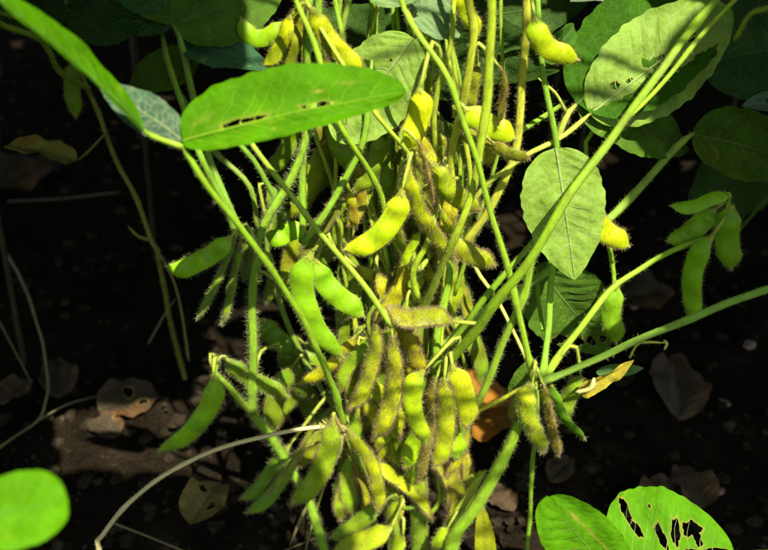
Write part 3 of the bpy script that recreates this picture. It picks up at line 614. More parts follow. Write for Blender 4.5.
# --- pods of the main plant: points, y, width, colour, beans, roll, hair density, hair, browning
H1, H2, H3 = M_HAIR_GOLD, M_HAIR_PALE, M_HAIR_BROWN
PODS = [
 ([(286, 22), (270, 36), (254, 38), (243, 28), (237, 18)], 0.6, 19, (0.20, 0.31, 0.015), 2, 0, .4, H1, 0),
 ([(291, 15), (284, 38), (275, 55), (265, 68)], -.2, 17, YEL, 2, 35, 1, H1, .2),
 ([(303, 0), (297, 30), (288, 56), (281, 78)], 0.2, 20, OLV, 3, 20, .8, H1, .2),
 ([(310, 8), (318, 22), (331, 42), (347, 58), (367, 73)], -1.2, 22, YEL, 3, 15, 1.1, H1, .15),
 ([(316, 36), (322, 55), (332, 78)], 0.2, 17, (0.36, 0.32, 0.04), 2, 60, 1.2, H3, .4),
 ([(419, 88), (421, 105), (416, 125), (402, 152)], -1.2, 25, YEL, 2, 10, .4, H1, 0),
 ([(464, 108), (480, 120), (500, 130), (518, 136)], -.2, 24, (0.32, 0.39, 0.012), 2, 5, .4, H1, 0),
 ([(492, 142), (505, 152), (518, 156), (531, 157)], -.4, 17, OLV, 2, 40, 1.2, H1, .5),
 ([(535, 16), (538, 34), (548, 48), (562, 54), (581, 57)], -.4, 23, (0.34, 0.39, 0.012), 2, 0, .45, H1, 0),
 ([(456, -12), (464, 8), (472, 22), (482, 35)], 0.4, 18, YEL, 2, 15, .6, H1, .1),
 ([(478, 62), (474, 80), (471, 98), (468, 114)], 0.2, 17, OLV, 2, 40, 1.6, H3, .4),
 ([(500, 66), (504, 84), (502, 104), (499, 126)], -.6, 15, (0.24, 0.22, 0.03), 2, 70, 1.8, H3, .5),
 ([(408, 164), (410, 185), (420, 212), (437, 238), (458, 263)], -1.5, 24, YEL, 3, 38, 1.7, H1, .15),
 ([(418, 140), (424, 160), (430, 185), (433, 205)], -1.7, 15, (0.33, 0.25, 0.07), 3, 80, 2.2, H3, .5),
 ([(430, 162), (444, 184), (462, 200), (484, 208)], -.8, 26, (0.26, 0.31, 0.018), 3, 25, 1.4, H1, .2),
 ([(446, 240), (462, 250), (478, 258), (497, 263)], -1.1, 23, (0.27, 0.30, 0.018), 2, 30, 1.8, H1, .2),
 ([(402, 190), (398, 208), (385, 230), (366, 245), (343, 254)], -2.0, 25, (0.36, 0.41, 0.012), 3, 0, .55, H1, 0),
 ([(312, 252), (302, 278), (306, 306), (321, 336), (348, 357)], -2.8, 26, (0.165, 0.30, 0.016), 3, 0, .30, H2, 0),
 ([(316, 258), (323, 280), (340, 298), (368, 315)], -2.3, 24, (0.17, 0.30, 0.016), 3, 0, .35, H2, 0),
 ([(305, 226), (290, 232), (278, 238), (264, 237)], 1.0, 19, GRN, 2, 0, .4, H2, 0),
 ([(342, 196), (330, 214), (316, 234), (301, 252)], 0.6, 19, (0.12, 0.17, 0.03), 3, 40, 1.6, H1, .4),
 ([(452, 322), (438, 316), (420, 318), (404, 318), (386, 310)], -1.7, 24, (0.25, 0.27, 0.012), 3, 45, 4.5, H1, .25),
 ([(376, 322), (376, 345), (371, 368), (363, 392), (350, 412)], -1.5, 19, YEL, 3, 48, 2.2, H3, .25),
 ([(392, 335), (394, 358), (394, 390), (386, 418), (375, 442)], -1.9, 22, (0.38, 0.39, 0.012), 3, 46, 2.3, H3, .15),
 ([(404, 328), (410, 345), (416, 358), (423, 378)], -.6, 24, (0.37, 0.32, 0.015), 2, 45, 1.8, H3, .45),
 ([(424, 370), (414, 384), (412, 405), (418, 425), (430, 446)], -2.2, 23, (0.29, 0.37, 0.014), 3, 0, .6, H1, 0),
 ([(436, 378), (431, 398), (432, 420), (427, 445), (419, 484)], -1.0, 18, (0.36, 0.31, 0.02), 3, 60, 1.8, H1, .5),
 ([(444, 378), (446, 402), (446, 425), (443, 448), (436, 470)], -1.5, 20, YEL, 3, 30, 1.4, H1, .2),
 ([(452, 366), (460, 380), (466, 400), (470, 428)], -1.5, 22, YEL, 2, 12, .9, H1, .1),
 ([(428, 420), (418, 438), (410, 452), (408, 470)], -.4, 20, (0.25, 0.35, 0.014), 2, 10, .5, H1, 0),
 ([(444, 415), (450, 432), (456, 446), (461, 458)], -.3, 22, (0.24, 0.36, 0.014), 2, 5, .5, H2, 0),
 ([(333, 418), (332, 432), (327, 455), (314, 482), (292, 508)], -2.4, 22, (0.20, 0.29, 0.014), 3, 20, 1.2, H1, .1),
 ([(318, 428), (308, 442), (291, 465), (269, 495)], -2.0, 14, (0.25, 0.28, 0.02), 3, 70, 1.5, H1, .3),
 ([(346, 428), (358, 444), (371, 463), (377, 485), (381, 514)], -1.8, 17, (0.34, 0.36, 0.014), 3, 45, 1.4, H1, .15),
 ([(290, 445), (272, 468), (258, 488), (240, 502)], 1.4, 15, (0.12, 0.20, 0.02), 2, 30, .6, H2, 0),
 ([(300, 450), (283, 478), (268, 498), (246, 516)], 0.4, 15, (0.13, 0.22, 0.02), 2, 30, .6, H2, 0),
 ([(392, 528), (372, 538), (352, 545), (332, 560)], -1.6, 22, (0.27, 0.32, 0.014), 2, 15, .8, H1, .2),
 ([(380, 505), (362, 520), (346, 532), (330, 541)], -.6, 18, (0.16, 0.22, 0.02), 2, 20, .5, H2, 0),
 ([(399, 498), (394, 512), (390, 532)], -.4, 13, (0.27, 0.32, 0.015), 1, 20, .9, H1, .1),
 ([(404, 536), (398, 545), (392, 560)], -.6, 16, (0.25, 0.32, 0.015), 1, 20, .6, H1, .1),
 ([(448, 528), (442, 536), (434, 548)], -.4, 13, (0.28, 0.36, 0.015), 1, 10, .6, H2, 0),
 ([(448, 486), (444, 494), (441, 503)], 1, 8, (0.26, 0.30, 0.06), 1, 10, .6, H2, 0),
 ([(462, 480), (457, 487), (453, 497)], 1, 8, (0.26, 0.30, 0.06), 1, 10, .6, H2, 0),
 ([(478, 474), (472, 482), (466, 492)], 1, 8, (0.26, 0.30, 0.06), 1, 10, .6, H2, 0),
 ([(350, 190), (352, 210), (356, 230)], -.2, 14, (0.33, 0.31, 0.02), 2, 40, .8, H1, .6),
 ([(440, 208), (446, 222), (452, 234), (460, 244)], -.9, 11, (0.32, 0.36, 0.016), 2, 50, 1, H1, .2),
 ([(420, 232), (410, 250), (402, 268)], -.8, 11, (0.30, 0.38, 0.015), 2, 30, .7, H1, .1),
 ([(400, 466), (396, 452), (394, 436), (390, 420)], 0.8, 15, (0.2, 0.26, 0.02), 2, 30, 1.0, H1, .2),
 ([(350, 450), (346, 470), (342, 490), (338, 505)], 1.0, 18, (0.13, 0.22, 0.02), 2, 20, .7, H2, 0),
 ([(442, 130), (436, 150), (430, 164)], 1.2, 20, OLV, 2, 20, 1.0, H1, .2),
 ([(462, 128), (474, 140), (486, 150), (492, 166)], 1.0, 18, (0.30, 0.30, 0.02), 2, 30, 1.4, H3, .3),
]
for pts, y, w, c, nb, roll, hd, hm, br in PODS:
    pod(main, pts, w, c, nb, roll, hd, hm, y=y, brown=br)
# pods deeper inside the clump
for i in range(58):
    px = rng.uniform(268, 465) if i < 30 else rng.uniform(335, 455); py = rng.uniform(60, 480); yy = rng.uniform(2.8, 5.5) if i < 30 else rng.uniform(1.2, 3.2)
    an = rng.gauss(0, 0.45); ln = rng.uniform(60, 85)
    pts = [(px + math.sin(an) * ln * t + 10 * math.sin(t * 3.1) * (1 if i % 2 else -1), py + math.cos(an) * ln * t) for t in (0, .33, .66, 1)]
    if pts[-1][1] > 530: continue
    c = [(0.15, 0.22, 0.018), (0.22, 0.26, 0.018), (0.12, 0.20, 0.02)][i % 3]
    pod(main, pts, rng.uniform(17, 23), c, 3 if i % 2 else 2, rng.uniform(-50, 50), .7, [H1, H2][i % 2], y=yy, brown=rng.choice((0, .2, .5)))

for i in range(16):
    x0 = rng.uniform(350, 440); y0 = rng.uniform(330, 480); x1 = x0 + rng.uniform(-70, 60); yy = rng.uniform(1.5, 4)
    pet(main, [(x0, y0, yy), (x0 * .6 + x1 * .4 + rng.uniform(-14, 14), y0 - 110, yy + .3), (x1, y0 - 220, yy + .8), (x1 + rng.uniform(-30, 30), y0 - 380, yy + 1)], (7, 5), [(0.13, 0.24, 0.03), (0.2, 0.28, 0.04), (0.24, 0.3, 0.04)][i % 3], .7)
for i in range(13):
    x0 = rng.uniform(345, 470); y0 = rng.uniform(230, 400); x1 = x0 + rng.uniform(-60, 60); yy = rng.uniform(1.4, 3.4)
    pet(main, [(x0, y0, yy + .6), (x0 * .6 + x1 * .4 + rng.uniform(-8, 8), y0 - 80, yy), (x1, y0 - 170, yy), (x1 + rng.uniform(-25, 25), y0 - 300, yy + .4), (x1 + rng.uniform(-40, 40), -60, yy + 1)], (5, 4), [(0.15, 0.27, 0.03), (0.22, 0.31, 0.04), (0.26, 0.33, 0.04)][i % 3], .7)
for i in range(52):
    px = rng.uniform(350, 462); py = rng.uniform(40, 430) if i < 34 else rng.uniform(390, 470); yy = rng.uniform(0.3, 1.8)
    an = rng.gauss(0, 0.5); ln = rng.uniform(55, 85)
    pts = [(px + math.sin(an) * ln * t + 9 * math.sin(t * 3.1) * (1 if i % 2 else -1), py + math.cos(an) * ln * t) for t in (0, .33, .66, 1)]
    c = [(0.26, 0.31, 0.016), (0.33, 0.35, 0.016), (0.2, 0.29, 0.02), (0.33, 0.29, 0.02)][i % 4]
    pod(main, pts, rng.uniform(17, 23), c, 3 if i % 2 else 2, rng.uniform(-65, 65), rng.uniform(.8, 1.8), [H1, H3][i % 2], y=yy, brown=rng.choice((0, .2, .5)))
# --- leaves of the main plant
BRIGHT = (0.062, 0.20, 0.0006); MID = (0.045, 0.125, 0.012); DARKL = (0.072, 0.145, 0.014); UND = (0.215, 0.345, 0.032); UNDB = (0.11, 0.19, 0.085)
pet(main, [(183, 147, -8.5), (165, 141, -8.6), (148, 134, -8.8), (143, 128, -9)], (6.5, 5.5), (0.17, 0.30, 0.03), 0.6)
leaflet(main, (143, 129, -9), (-30, -22, -11.5), 34, BRIGHT, tilt=70, k=0.25, fold=0.22, wave=0.05, puck=0.006, vw=.7, label='bright green leaflet seen nearly edge-on')
leaflet(main, (183, 141, -8.5), (405, 92, -7), 50, BRIGHT, tilt=-18, k=0.35, fold=0.06, wave=0.04, puck=0.008, a=0.34, b=0.5, asym=0.42,
        holes=[(0.24, 0.085, 0.06, 0.06, 0), (0.32, 0.075, 0.055, 0.05, 0), (0.60, 0.075, 0.08, 0.055, 0), (0.62, 0.36, .010, .02, 0)], vcol=(0.19, 0.34, 0.016), vw=.75, marks=[(.27, .13, .12, .06, 0, .4), (.62, .36, .02, .03, 0, .8), (.1, .4, .05, .08, 0, .25), (.75, .5, .04, .05, .3, .3)], label='bright green leaflet with two slits chewed beside its midrib')
leaflet(main, (183, 141, -8.3), (98, 82, -7), 22, (0.045, 0.10, 0.045), tilt=25, mat=M_UNDER, k=0.2, fold=0.1)
leaflet(main, (413, 38, 0.5), (336, 141, -0.4), 42, UND, tilt=5, mat=M_UNDER, k=-0.25, fold=-0.12, wave=0.05, a=0.5, b=0.6, vw=1.2, label='pale leaflet underside with raised veins', holes=[(0.24, -0.12, 0.02, 0.04, 0)])
pet(main, [(405, 8, 0.6), (413, 24, 0.4), (414, 37, 0.5)], (5, 4), YEL_ST, 0.5)
leaflet(main, (409, 14, 0.9), (466, -14, 1.8), 42, (0.15, 0.25, 0.08), tilt=-25, mat=M_UNDER, k=-0.3, fold=-0.1, wave=.06, a=0.5, b=0.6)
leaflet(main, (404, 6, 0.4), (386, -70, 0.5), 34, (0.2, 0.32, 0.09), tilt=-12, mat=M_UNDER, k=-0.2, a=0.4)
leaflet(main, (590, 114, 1.6), (731, 9, 3.2), 50, UND, tilt=8, mat=M_UNDER, k=-0.2, fold=-0.06, wave=0.04, puck=0.045, a=0.55, b=0.62, vw=1.15,
        holes=[(0.215, 0.19, 0.028, 0.10, 0.4), (0.30, 0.06, 0.020, 0.05, 0), (0.73, -0.60, 0.075, 0.20, 0.5), (0.73, 0.02, 0.035, 0.10, 0.6), (0.52, 0.06, 0.03, 0.05, 0)], label='pale veined leaflet underside with small chewed holes')
leaflet(main, (556, 148, 0.1), (575, 280, -1.2), 42, UND, tilt=-6, mat=M_UNDER, k=0.15, fold=-0.12, wave=0.05, puck=0.05, a=0.5, b=0.8, vw=1.15, label='pale drooping leaflet underside with fine net of veins')

# ------------------------------------------------------------------ right-hand plant
tube(rightp, 'stem', [(451, 548, -.6), (472, 512, -1), (494, 477, -1.3), (519, 424, -1.4), (530, 398, -1.2), (537, 378, -1)], (15.5, 10), (0.15, 0.28, 0.025), 1.3, ground=True, swell=(1, 1.25))
pet(rightp, [(534, 378, -1), (530, 364, -1.4), (515, 298, -2), (502, 250, -2.4), (482, 179, -2.9), (463, 120, -3.2), (447, 73, -3.2), (421, 36, -2.6), (404, 8, -2), (394, -30, -2)], (7.5, 6), (0.17, 0.30, 0.025), 0.8, swell=(1.4, 1))
pet(rightp, [(541, 377, -1), (544, 366, -.8), (548, 328, 0), (552, 276, 0.6), (556, 210, 0.8), (557, 150, 0.5), (555, 136, 0.5), (546, 94, 0.4), (541, 55, 0.4), (538, 20, 0.6), (536, -40, 1)], (8, 6), (0.13, 0.27, 0.04), 0.4, swell=(1.4, 1))
pet(rightp, [(545, 378, -.9), (556, 361, -.6), (578, 331, 0), (608, 293, 0.8), (640, 271, 1.4), (669, 252, 1.8), (711, 236, 2.2)], (8, 6), (0.17, 0.30, 0.025), 0.4, swell=(1.4, 1.2))
pet(rightp, [(542, 381, -1.2), (560, 375, -1.4), (600, 358, -2), (638, 340, -2.4), (691, 318, -3.2), (768, 288, -4.2), (850, 255, -5)], (7, 9.5), (0.16, 0.29, 0.075), 0.3, swell=(1.5, 1))
pet(rightp, [(536, 383, -1.2), (520, 389, -1.4), (500, 399, -1.2), (478, 409, -.6), (455, 420, 0.2), (436, 428, 0.8)], (5, 5.5), (0.32, 0.36, 0.05), 0.25)
pet(rightp, [(520, 300, 1.5), (526, 290, -.2), (530, 262, -.2), (545, 240, 0.4)], (8, 7), GREEN_ST, 0.8)
pet(rightp, [(452, 450, 0.6), (462, 430, 0.2), (479, 400, -.6), (500, 350, -1.2), (523, 297, -1.6), (531, 262, -1.8), (540, 235, -1.4)], (9, 8), (0.17, 0.30, 0.03), 1.2)
pet(rightp, [(530, 372, -.6), (526, 358, 0), (498, 301, 1), (479, 274, 1.4), (466, 245, 1.8)], (4, 4.5), (0.34, 0.38, 0.16), 0.15)
pet(rightp, [(527, 556, 1.2), (529, 520, .8), (533, 470, 0), (536, 430, -.6), (538, 390, -.9)], (4.5, 5), (0.14, 0.26, 0.03), 0.2)
pet(rightp, [(603, 300, 0.7), (614, 284, 2.2), (604, 216, 2.6), (598, 195, 2.8), (586, 148, 3), (596, 128, 3), (612, 90, 3.4)], (5, 5), GREEN_ST, 0.3)
pet(rightp, [(545, 190, 1.0), (553, 160, 1.2), (559, 135, 1.4), (569, 112, 1.6), (577, 104, 2)], (8, 6), (0.25, 0.31, 0.07, 0.7), 1.6, swell=(1, 1.5))
pet(rightp, [(566, 112, 1.6), (556, 94, 1.2), (546, 85, 1.0), (538, 78, 1)], (3.5, 3), (0.3, 0.36, 0.12), 0.3)
pet(rightp, [(510, 138, 1.5), (530, 125, 2), (548, 114, 2.4), (568, 100, 2.8)], (6, 6), GREEN_ST, 0.4)
RP = [
 ([(533, 383), (526, 400), (530, 422), (546, 454)], -2.2, 23, (0.36, 0.38, 0.014), 3, 12, 1.3, H2, .1),
 ([(543, 383), (547, 405), (552, 428), (559, 457)], -1.9, 17, (0.36, 0.31, 0.02), 3, 60, 1.8, H1, .55),
 ([(526, 388), (517, 400), (513, 414), (515, 424)], -1.2, 14, (0.22, 0.24, 0.04), 2, 40, 1.8, H2, .4),
 ([(550, 382), (556, 400), (566, 420), (588, 441)], -1.0, 15, (0.10, 0.21, 0.03), 3, 40, .2, H2, 0),
 ([(582, 376), (572, 392), (566, 405), (562, 424)], -.3, 18, (0.17, 0.25, 0.04), 2, 20, .9, H2, 0),
 ([(731, 195), (712, 199), (692, 207), (669, 208)], 2.0, 15, GRN, 2, 20, .35, H2, 0),
 ([(716, 208), (702, 222), (686, 236), (667, 245)], 2.5, 22, (0.17, 0.30, 0.02), 3, 0, .45, H2, 0),
 ([(732, 205), (727, 228), (728, 250), (736, 270)], 2.1, 25, (0.17, 0.30, 0.02), 2, 0, .5, H2, 0),
 ([(713, 236), (700, 252), (692, 280), (694, 323)], 1.3, 22, (0.20, 0.36, 0.02), 3, 10, .6, H2, 0),
 ([(584, 212), (598, 224), (612, 236), (632, 244)], 1.4, 23, YEL, 2, 8, .7, H1, .1),
 ([(617, 284), (611, 305), (612, 322), (620, 344)], 1.2, 22, (0.18, 0.30, 0.03), 2, 0, .35, H2, 0),
]
tube(rightp, 'branch', [(711, 236, 2.2), (722, 224, 2.2), (729, 212, 2.1), (733, 203, 2.1)], (4.5, 3), (0.17, 0.27, 0.04), 0.4)
tube(rightp, 'branch', [(722, 224, 2.2), (728, 205, 2.2), (730, 194, 2.0), (725, 192, 1.9)], (4, 3), (0.17, 0.27, 0.04), 0.4)
for pts, y, w, c, nb, roll, hd, hm, br in RP: pod(rightp, pts, w, c, nb, roll, hd, hm, y=y, brown=br)
# shrivelled yellow leaflet, tendril and withered flower under the right petiole
leaflet(rightp, (574, 392, -.6), (634, 360, -1.4), 10, (0.40, 0.33, 0.03), tilt=30, brown=.6, fold=0.6, k=0.4, wave=.25, vw=.6, label='shrivelled yellow leaflet', mat=M_DEAD)
leaflet(rightp, (596, 372, -.7), (644, 368, 0), 7, (0.10, 0.2, 0.05), tilt=10, k=0.3, vw=.5)
tube(rightp, 'tendril', [(630, 358, -1.4), (633, 351, -1.6), (639, 343, -1.9), (652, 342, -2), (664, 343, -2)], (2.2, 3.5), (0.36, 0.38, 0.13), 0.2)
tube(rightp, 'tendril', [(664, 341, -2), (667, 344, -2), (664, 350, -2)], (4, 3), (0.36, 0.36, 0.2), 0)
tube(rightp, 'withered_flower', [(576, 392, -1), (586, 390, -1.2), (592, 386, -1.3), (594, 378, -1.3)], (4, 7), (0.50, 0.48, 0.36), 0.6)
# dark leaves of the right-hand plant
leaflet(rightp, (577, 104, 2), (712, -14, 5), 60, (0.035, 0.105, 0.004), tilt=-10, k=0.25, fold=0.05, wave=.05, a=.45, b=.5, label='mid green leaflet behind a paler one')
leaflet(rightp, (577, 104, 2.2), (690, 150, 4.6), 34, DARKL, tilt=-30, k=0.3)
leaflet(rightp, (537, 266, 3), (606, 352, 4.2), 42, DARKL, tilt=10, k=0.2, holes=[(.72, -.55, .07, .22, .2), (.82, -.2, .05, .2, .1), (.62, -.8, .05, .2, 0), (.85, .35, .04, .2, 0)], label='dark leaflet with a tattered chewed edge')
pet(rightp, [(543, 330, 0.2), (538, 295, 2), (537, 267, 3)], (5, 4), GREEN_ST, 0.2)
leaflet(rightp, (541, 58, 0.8), (574, 24, 1.8), 17, MID, tilt=35, k=0.9, fold=0.3)
leaflet(rightp, (520, 400, 3.4), (526, 362, 3), 14, (0.10, 0.19, 0.02), tilt=5, veins=False)

# ------------------------------------------------------------------ left-hand plant
tube(leftp, 'stem', [(316, 520, 1.6), (292, 470, 1.4), (268, 432, 0.6), (253, 408, 0), (253, 355, -.4), (252, 300, -.6), (256, 246, -.8), (266, 221, -.9), (285, 188, -.8), (301, 156, -.7), (313, 115, -.5), (318, 60, 0), (320, -40, 0.4)], (10, 8.5), (0.14, 0.27, 0.03), 1.7, hl=7, ground=True)
tube(leftp, 'branch', [(254, 412, 0), (244, 405, -.4), (230, 388, -.9), (215, 372, -1.2), (217, 362, -1.2), (213, 353, -1.2)], (9, 3.5), (0.15, 0.27, 0.03), 1.4, hl=6)
tube(leftp, 'branch', [(217, 361, -1.2), (222, 356, -1.1), (230, 357, -1)], (4, 3), (0.2, 0.22, 0.1), 1)
tube(leftp, 'branch', [(257, 252, -.8), (250, 240, -1), (240, 234, -1.2), (232, 228, -1.2)], (6, 6), (0.17, 0.27, 0.04), 1)
tube(leftp, 'branch', [(255, 260, -.8), (254, 238, -1.4), (246, 224, -1.5), (240, 226, -1.4)], (5, 3), (0.2, 0.25, 0.1), 1)
pet(leftp, [(235, 234, -1.2), (226, 205, -1.6), (212, 180, -2), (198, 148, -2.4), (179, 98, -1.2), (166, 50, 0.8), (162, 30, 1.6)], (8, 6.5), (0.13, 0.26, 0.04), 0.35)
pet(leftp, [(240, 232, -1.1), (229, 205, -.8), (219, 180, -.5), (205, 145, -.2), (190, 88, 0), (180, 40, 0.2), (172, 24, 0.4)], (8.5, 8), (0.10, 0.2, 0.04), 0.35)
pet(leftp, [(285, 218, .6), (269, 186, .4), (254, 160, .2), (236, 140, 0), (222, 118, 0)], (6.5, 6), (0.10, 0.2, 0.04), 0.4)
pet(leftp, [(258, 230, 2), (250, 188, 2), (222, 158, 2.4), (205, 140, 2.8), (180, 90, 3.4)], (6.5, 6), DIM_ST, 0.4)
LP_ = [
 ([(232, 236), (218, 250), (198, 262), (180, 270), (164, 269)], -1.6, 21, GRN, 3, 0, .7, H2, 0),
 ([(236, 236), (225, 262), (212, 292), (197, 320)], -1.4, 15, (0.17, 0.25, 0.02), 3, 65, 1.3, H2, .15),
 ([(242, 238), (236, 264), (230, 296), (222, 327)], -1.2, 16, (0.19, 0.27, 0.02), 3, 65, 1.4, H2, .15),
 ([(247, 240), (247, 262), (244, 282)], 0, 13, DULL, 2, 40, 1, H2, .3),
 ([(213, 374), (214, 392), (206, 412), (188, 434), (160, 454)], -1.8, 23, GRN, 3, 0, .8, H2, 0),
 ([(225, 358), (238, 370), (258, 382), (291, 395)], -.2, 20, (0.12, 0.19, 0.025), 3, 30, 1.1, H2, .2),
 ([(276, 268), (270, 285), (268, 305)], 1, 13, DULL, 2, 40, 1, H2, .3),
 ([(262, 318), (270, 332), (284, 344), (300, 350)], 3.4, 22, (0.10, 0.18, 0.02), 3, 10, .4, H2, 0),
 ([(286, 345), (290, 365), (300, 382), (312, 398)], 3.8, 22, (0.09, 0.15, 0.02), 3, 10, .4, H2, 0),
 ([(284, 284), (290, 295), (296, 302)], 0.8, 14, (0.16, 0.26, 0.02), 2, 10, .5, H2, 0),
]
for pts, y, w, c, nb, roll, hd, hm, br in LP_: pod(leftp, pts, w, c, nb, roll, hd, hm, y=y, brown=br)
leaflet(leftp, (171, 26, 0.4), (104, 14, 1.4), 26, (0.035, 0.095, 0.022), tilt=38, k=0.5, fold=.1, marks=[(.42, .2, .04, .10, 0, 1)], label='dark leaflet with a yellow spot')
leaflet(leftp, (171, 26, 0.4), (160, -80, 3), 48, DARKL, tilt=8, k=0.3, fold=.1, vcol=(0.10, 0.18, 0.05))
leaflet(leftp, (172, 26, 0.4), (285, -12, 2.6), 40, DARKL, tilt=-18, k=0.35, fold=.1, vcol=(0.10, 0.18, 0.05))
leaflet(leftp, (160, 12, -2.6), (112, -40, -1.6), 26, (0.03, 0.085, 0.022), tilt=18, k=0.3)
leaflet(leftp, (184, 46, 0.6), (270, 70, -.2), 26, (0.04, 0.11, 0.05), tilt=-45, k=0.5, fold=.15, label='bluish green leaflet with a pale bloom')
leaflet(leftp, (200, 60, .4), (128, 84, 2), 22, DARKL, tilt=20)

# ------------------------------------------------------------------ foreground plants
fl = Plant('out-of-focus bright green rounded leaf of a soybean plant close by, beside the dry leaf stalk', G(-160, 620).xy.to_3d())
tube(fl, 'stem', [(-150, 640, -17), (-120, 600, -18), (-90, 560, -19)], (14, 10), GREEN_ST, .3, ground=True)
pet(fl, [(-90, 560, -19), (-70, 540, -19.4), (-45, 527, -19.6)], (9, 8), GREEN_ST, .2)
leaflet(fl, (-45, 527, -19.6), (68, 500, -18.8), 40, (0.08, 0.24, 0.002), tilt=-20, k=0.3, a=.45, b=.36, fold=.08, edge=0.005, vcol=(0.1, 0.25, 0.03), vw=.6)
frp = P(640, 640, -6)
fr = Plant('low soybean plant with bright leaflets riddled with chewed holes', (frp.x, frp.y + 0.02, 0))
tube(fr, 'stem', [(628, 640, -7), (622, 610, -8), (618, 590, -8.2)], (10, 8), GREEN_ST, .4, ground=True)
leaflet(fr, (624, 588, -8.2), (548, 497, -9), 36, (0.085, 0.25, 0.004), tilt=-14, k=0.3, fold=.12, a=.5, b=.42, label='bright leaflet with a yellow streak and pale scars', marks=[(.62, -.35, .16, .035, .12, .8), (.80, -.30, .05, .05, .1, .9), (.45, -.4, .1, .03, .1, .7), (.55, .35, .03, .07, .4, .7), (.5, .2, .02, .05, 0, .6)], edge=.008, vcol=(0.14, 0.29, 0.03), vw=.7)
leaflet(fr, (612, 566, -8.2), (734, 552, -7.8), 74, (0.085, 0.25, 0.004), tilt=-10, k=0.25, fold=.06, a=.30, b=.55, puck=.012, wave=.03,
        holes=[(.20, .74, .030, .19, .35), (.262, .45, .026, .15, .45), (.44, .30, .034, .17, .15), (.56, .36, .036, .20, -.1), (.70, .45, .075, .13, .7), (.735, .30, .035, .13, 0), (.84, .085, .12, .05, .05), (.66, .09, .05, .035, 0), (.40, .72, .012, .03, 0)], edge=.008, vcol=(0.3, 0.42, 0.10), vw=.7, label='bright leaflet riddled with large chewed holes')
leaflet(fr, (800, 560, -8), (745, 552, -8.6), 12, (0.30, 0.38, 0.02), tilt=-30, veins=False)
pet(fr, [(618, 590, -8.2), (612, 578, -8.2), (612, 566, -8.2)], (5, 5), GREEN_ST, .3)
pet(fr, [(618, 590, -8.2), (700, 590, -8), (800, 562, -8)], (6, 5), GREEN_ST, .4)

# ------------------------------------------------------------------ neighbouring plants behind
bl = Plant('thin dark soybean plant with a bare kinked stalk and one hanging pod in the shade', G(190, 395).xy.to_3d())
tube(bl, 'stem', [(183, 372, 20), (172, 331, 17), (164, 293, 15), (158, 252, 14), (150, 240, 14), (136, 198, 14), (120, 168, 14), (104, 129, 13.6), (85, 81, 13), (72, 40, 12.5), (60, -60, 12)], (5, 5), (0.13, 0.16, 0.04, .5), .3, ground=True)
tube(bl, 'branch', [(158, 252, 14), (170, 272, 15), (180, 304, 16), (189, 362, 18)], (3, 2.4), (0.20, 0.18, 0.12), .1)
tube(bl, 'branch', [(150, 240, 14), (138, 236, 14), (128, 226, 14)], (4, 3), (0.12, 0.15, 0.04), .1)
pod(bl, [(76, 60), (72, 80), (73, 98), (79, 118)], 16, (0.12, 0.20, 0.02), 2, 0, .4, H2, y=12.6)
leaflet(bl, (76, 162, 15), (4, 146, 13.6), 15, (0.22, 0.20, 0.04), tilt=40, brown=.7, fold=.5, k=.6, wave=.2, mat=M_DEAD, label='curled yellowing leaflet')
pet(bl, [(106, 133, 13.6), (90, 150, 14.6), (76, 162, 15)], (3, 3), (0.12, 0.13, 0.04), 0)
pet(bl, [(88, 88, 13), (60, 72, 8), (41, 41, 4), (0, 24, 0), (-60, 0, -5)], (6, 7.5), (0.16, 0.27, 0.04), .3)
pet(bl, [(60, 72, 8), (38, 30, 5), (10, 16, 2), (-50, 0, -2)], (4, 6), (0.13, 0.22, 0.04), .2)
for b_, t_, hw_, tl in (((66, 20, 12), (-10, -30, 14), 40, 10), ((70, 30, 12), (150, -30, 14), 44, -20), ((66, 10, 12), (60, -80, 16), 40, 0)):
    leaflet(bl, b_, t_, hw_, (0.04, 0.09, 0.025), tilt=tl, vw=.7)

br_ = Plant('shaded soybean plant with broad dark leaves behind the pale holed leaflet', (0.33, 0.16, 0))
tube(br_, 'stem', [(830, 330, 14), (820, 250, 13), (815, 190, 12), (800, 120, 11), (790, 40, 10), (780, -60, 10)], (9, 8), DIM_ST, .4, ground=True)
pet(br_, [(814, 185, 12), (800, 165, 10), (795, 140, 12)], (5, 5), DIM_ST, .2)
pet(br_, [(792, 60, 10), (792, 60, 9), (790, 40, 8)], (5, 5), DIM_ST, .2)
leaflet(main, (692, 134, 3.4), (806, 164, 3.2), 38, (0.05, 0.105, 0.008), tilt=-22, k=.25, label='olive green shaded leaflet', brown=.15)
leaflet(br_, (790, 45, 8), (690, 66, 7), 58, (0.04, 0.095, 0.025), tilt=15, k=.25)
leaflet(br_, (790, 100, 6), (742, 106, 5.4), 12, (0.12, 0.20, 0.10), tilt=25, mat=M_UNDER)
leaflet(br_, (790, 140, 12), (690, 215, 15), 40, (0.04, 0.085, 0.025), tilt=10, k=.3)
leaflet(br_, (735, -20, 10), (660, 6, 9), 24, (0.10, 0.16, 0.06), tilt=50, mat=M_UNDER)
leaflet(br_, (650, -10, 7), (570, 2, 6), 18, (0.14, 0.20, 0.10), tilt=55, mat=M_UNDER)
pet(br_, [(785, -20, 10), (700, -30, 9), (650, -10, 7)], (5, 5), DIM_ST, .2)
pet(br_, [(735, 40, 2), (750, 15, 0), (768, 8, -2), (800, -6, -4)], (5, 6), (0.22, 0.33, 0.03), .5)
pet(br_, [(728, 245, 14), (737, 233, 14), (768, 197, 9), (800, 160, 6)], (3, 3), DIM_ST, .1)
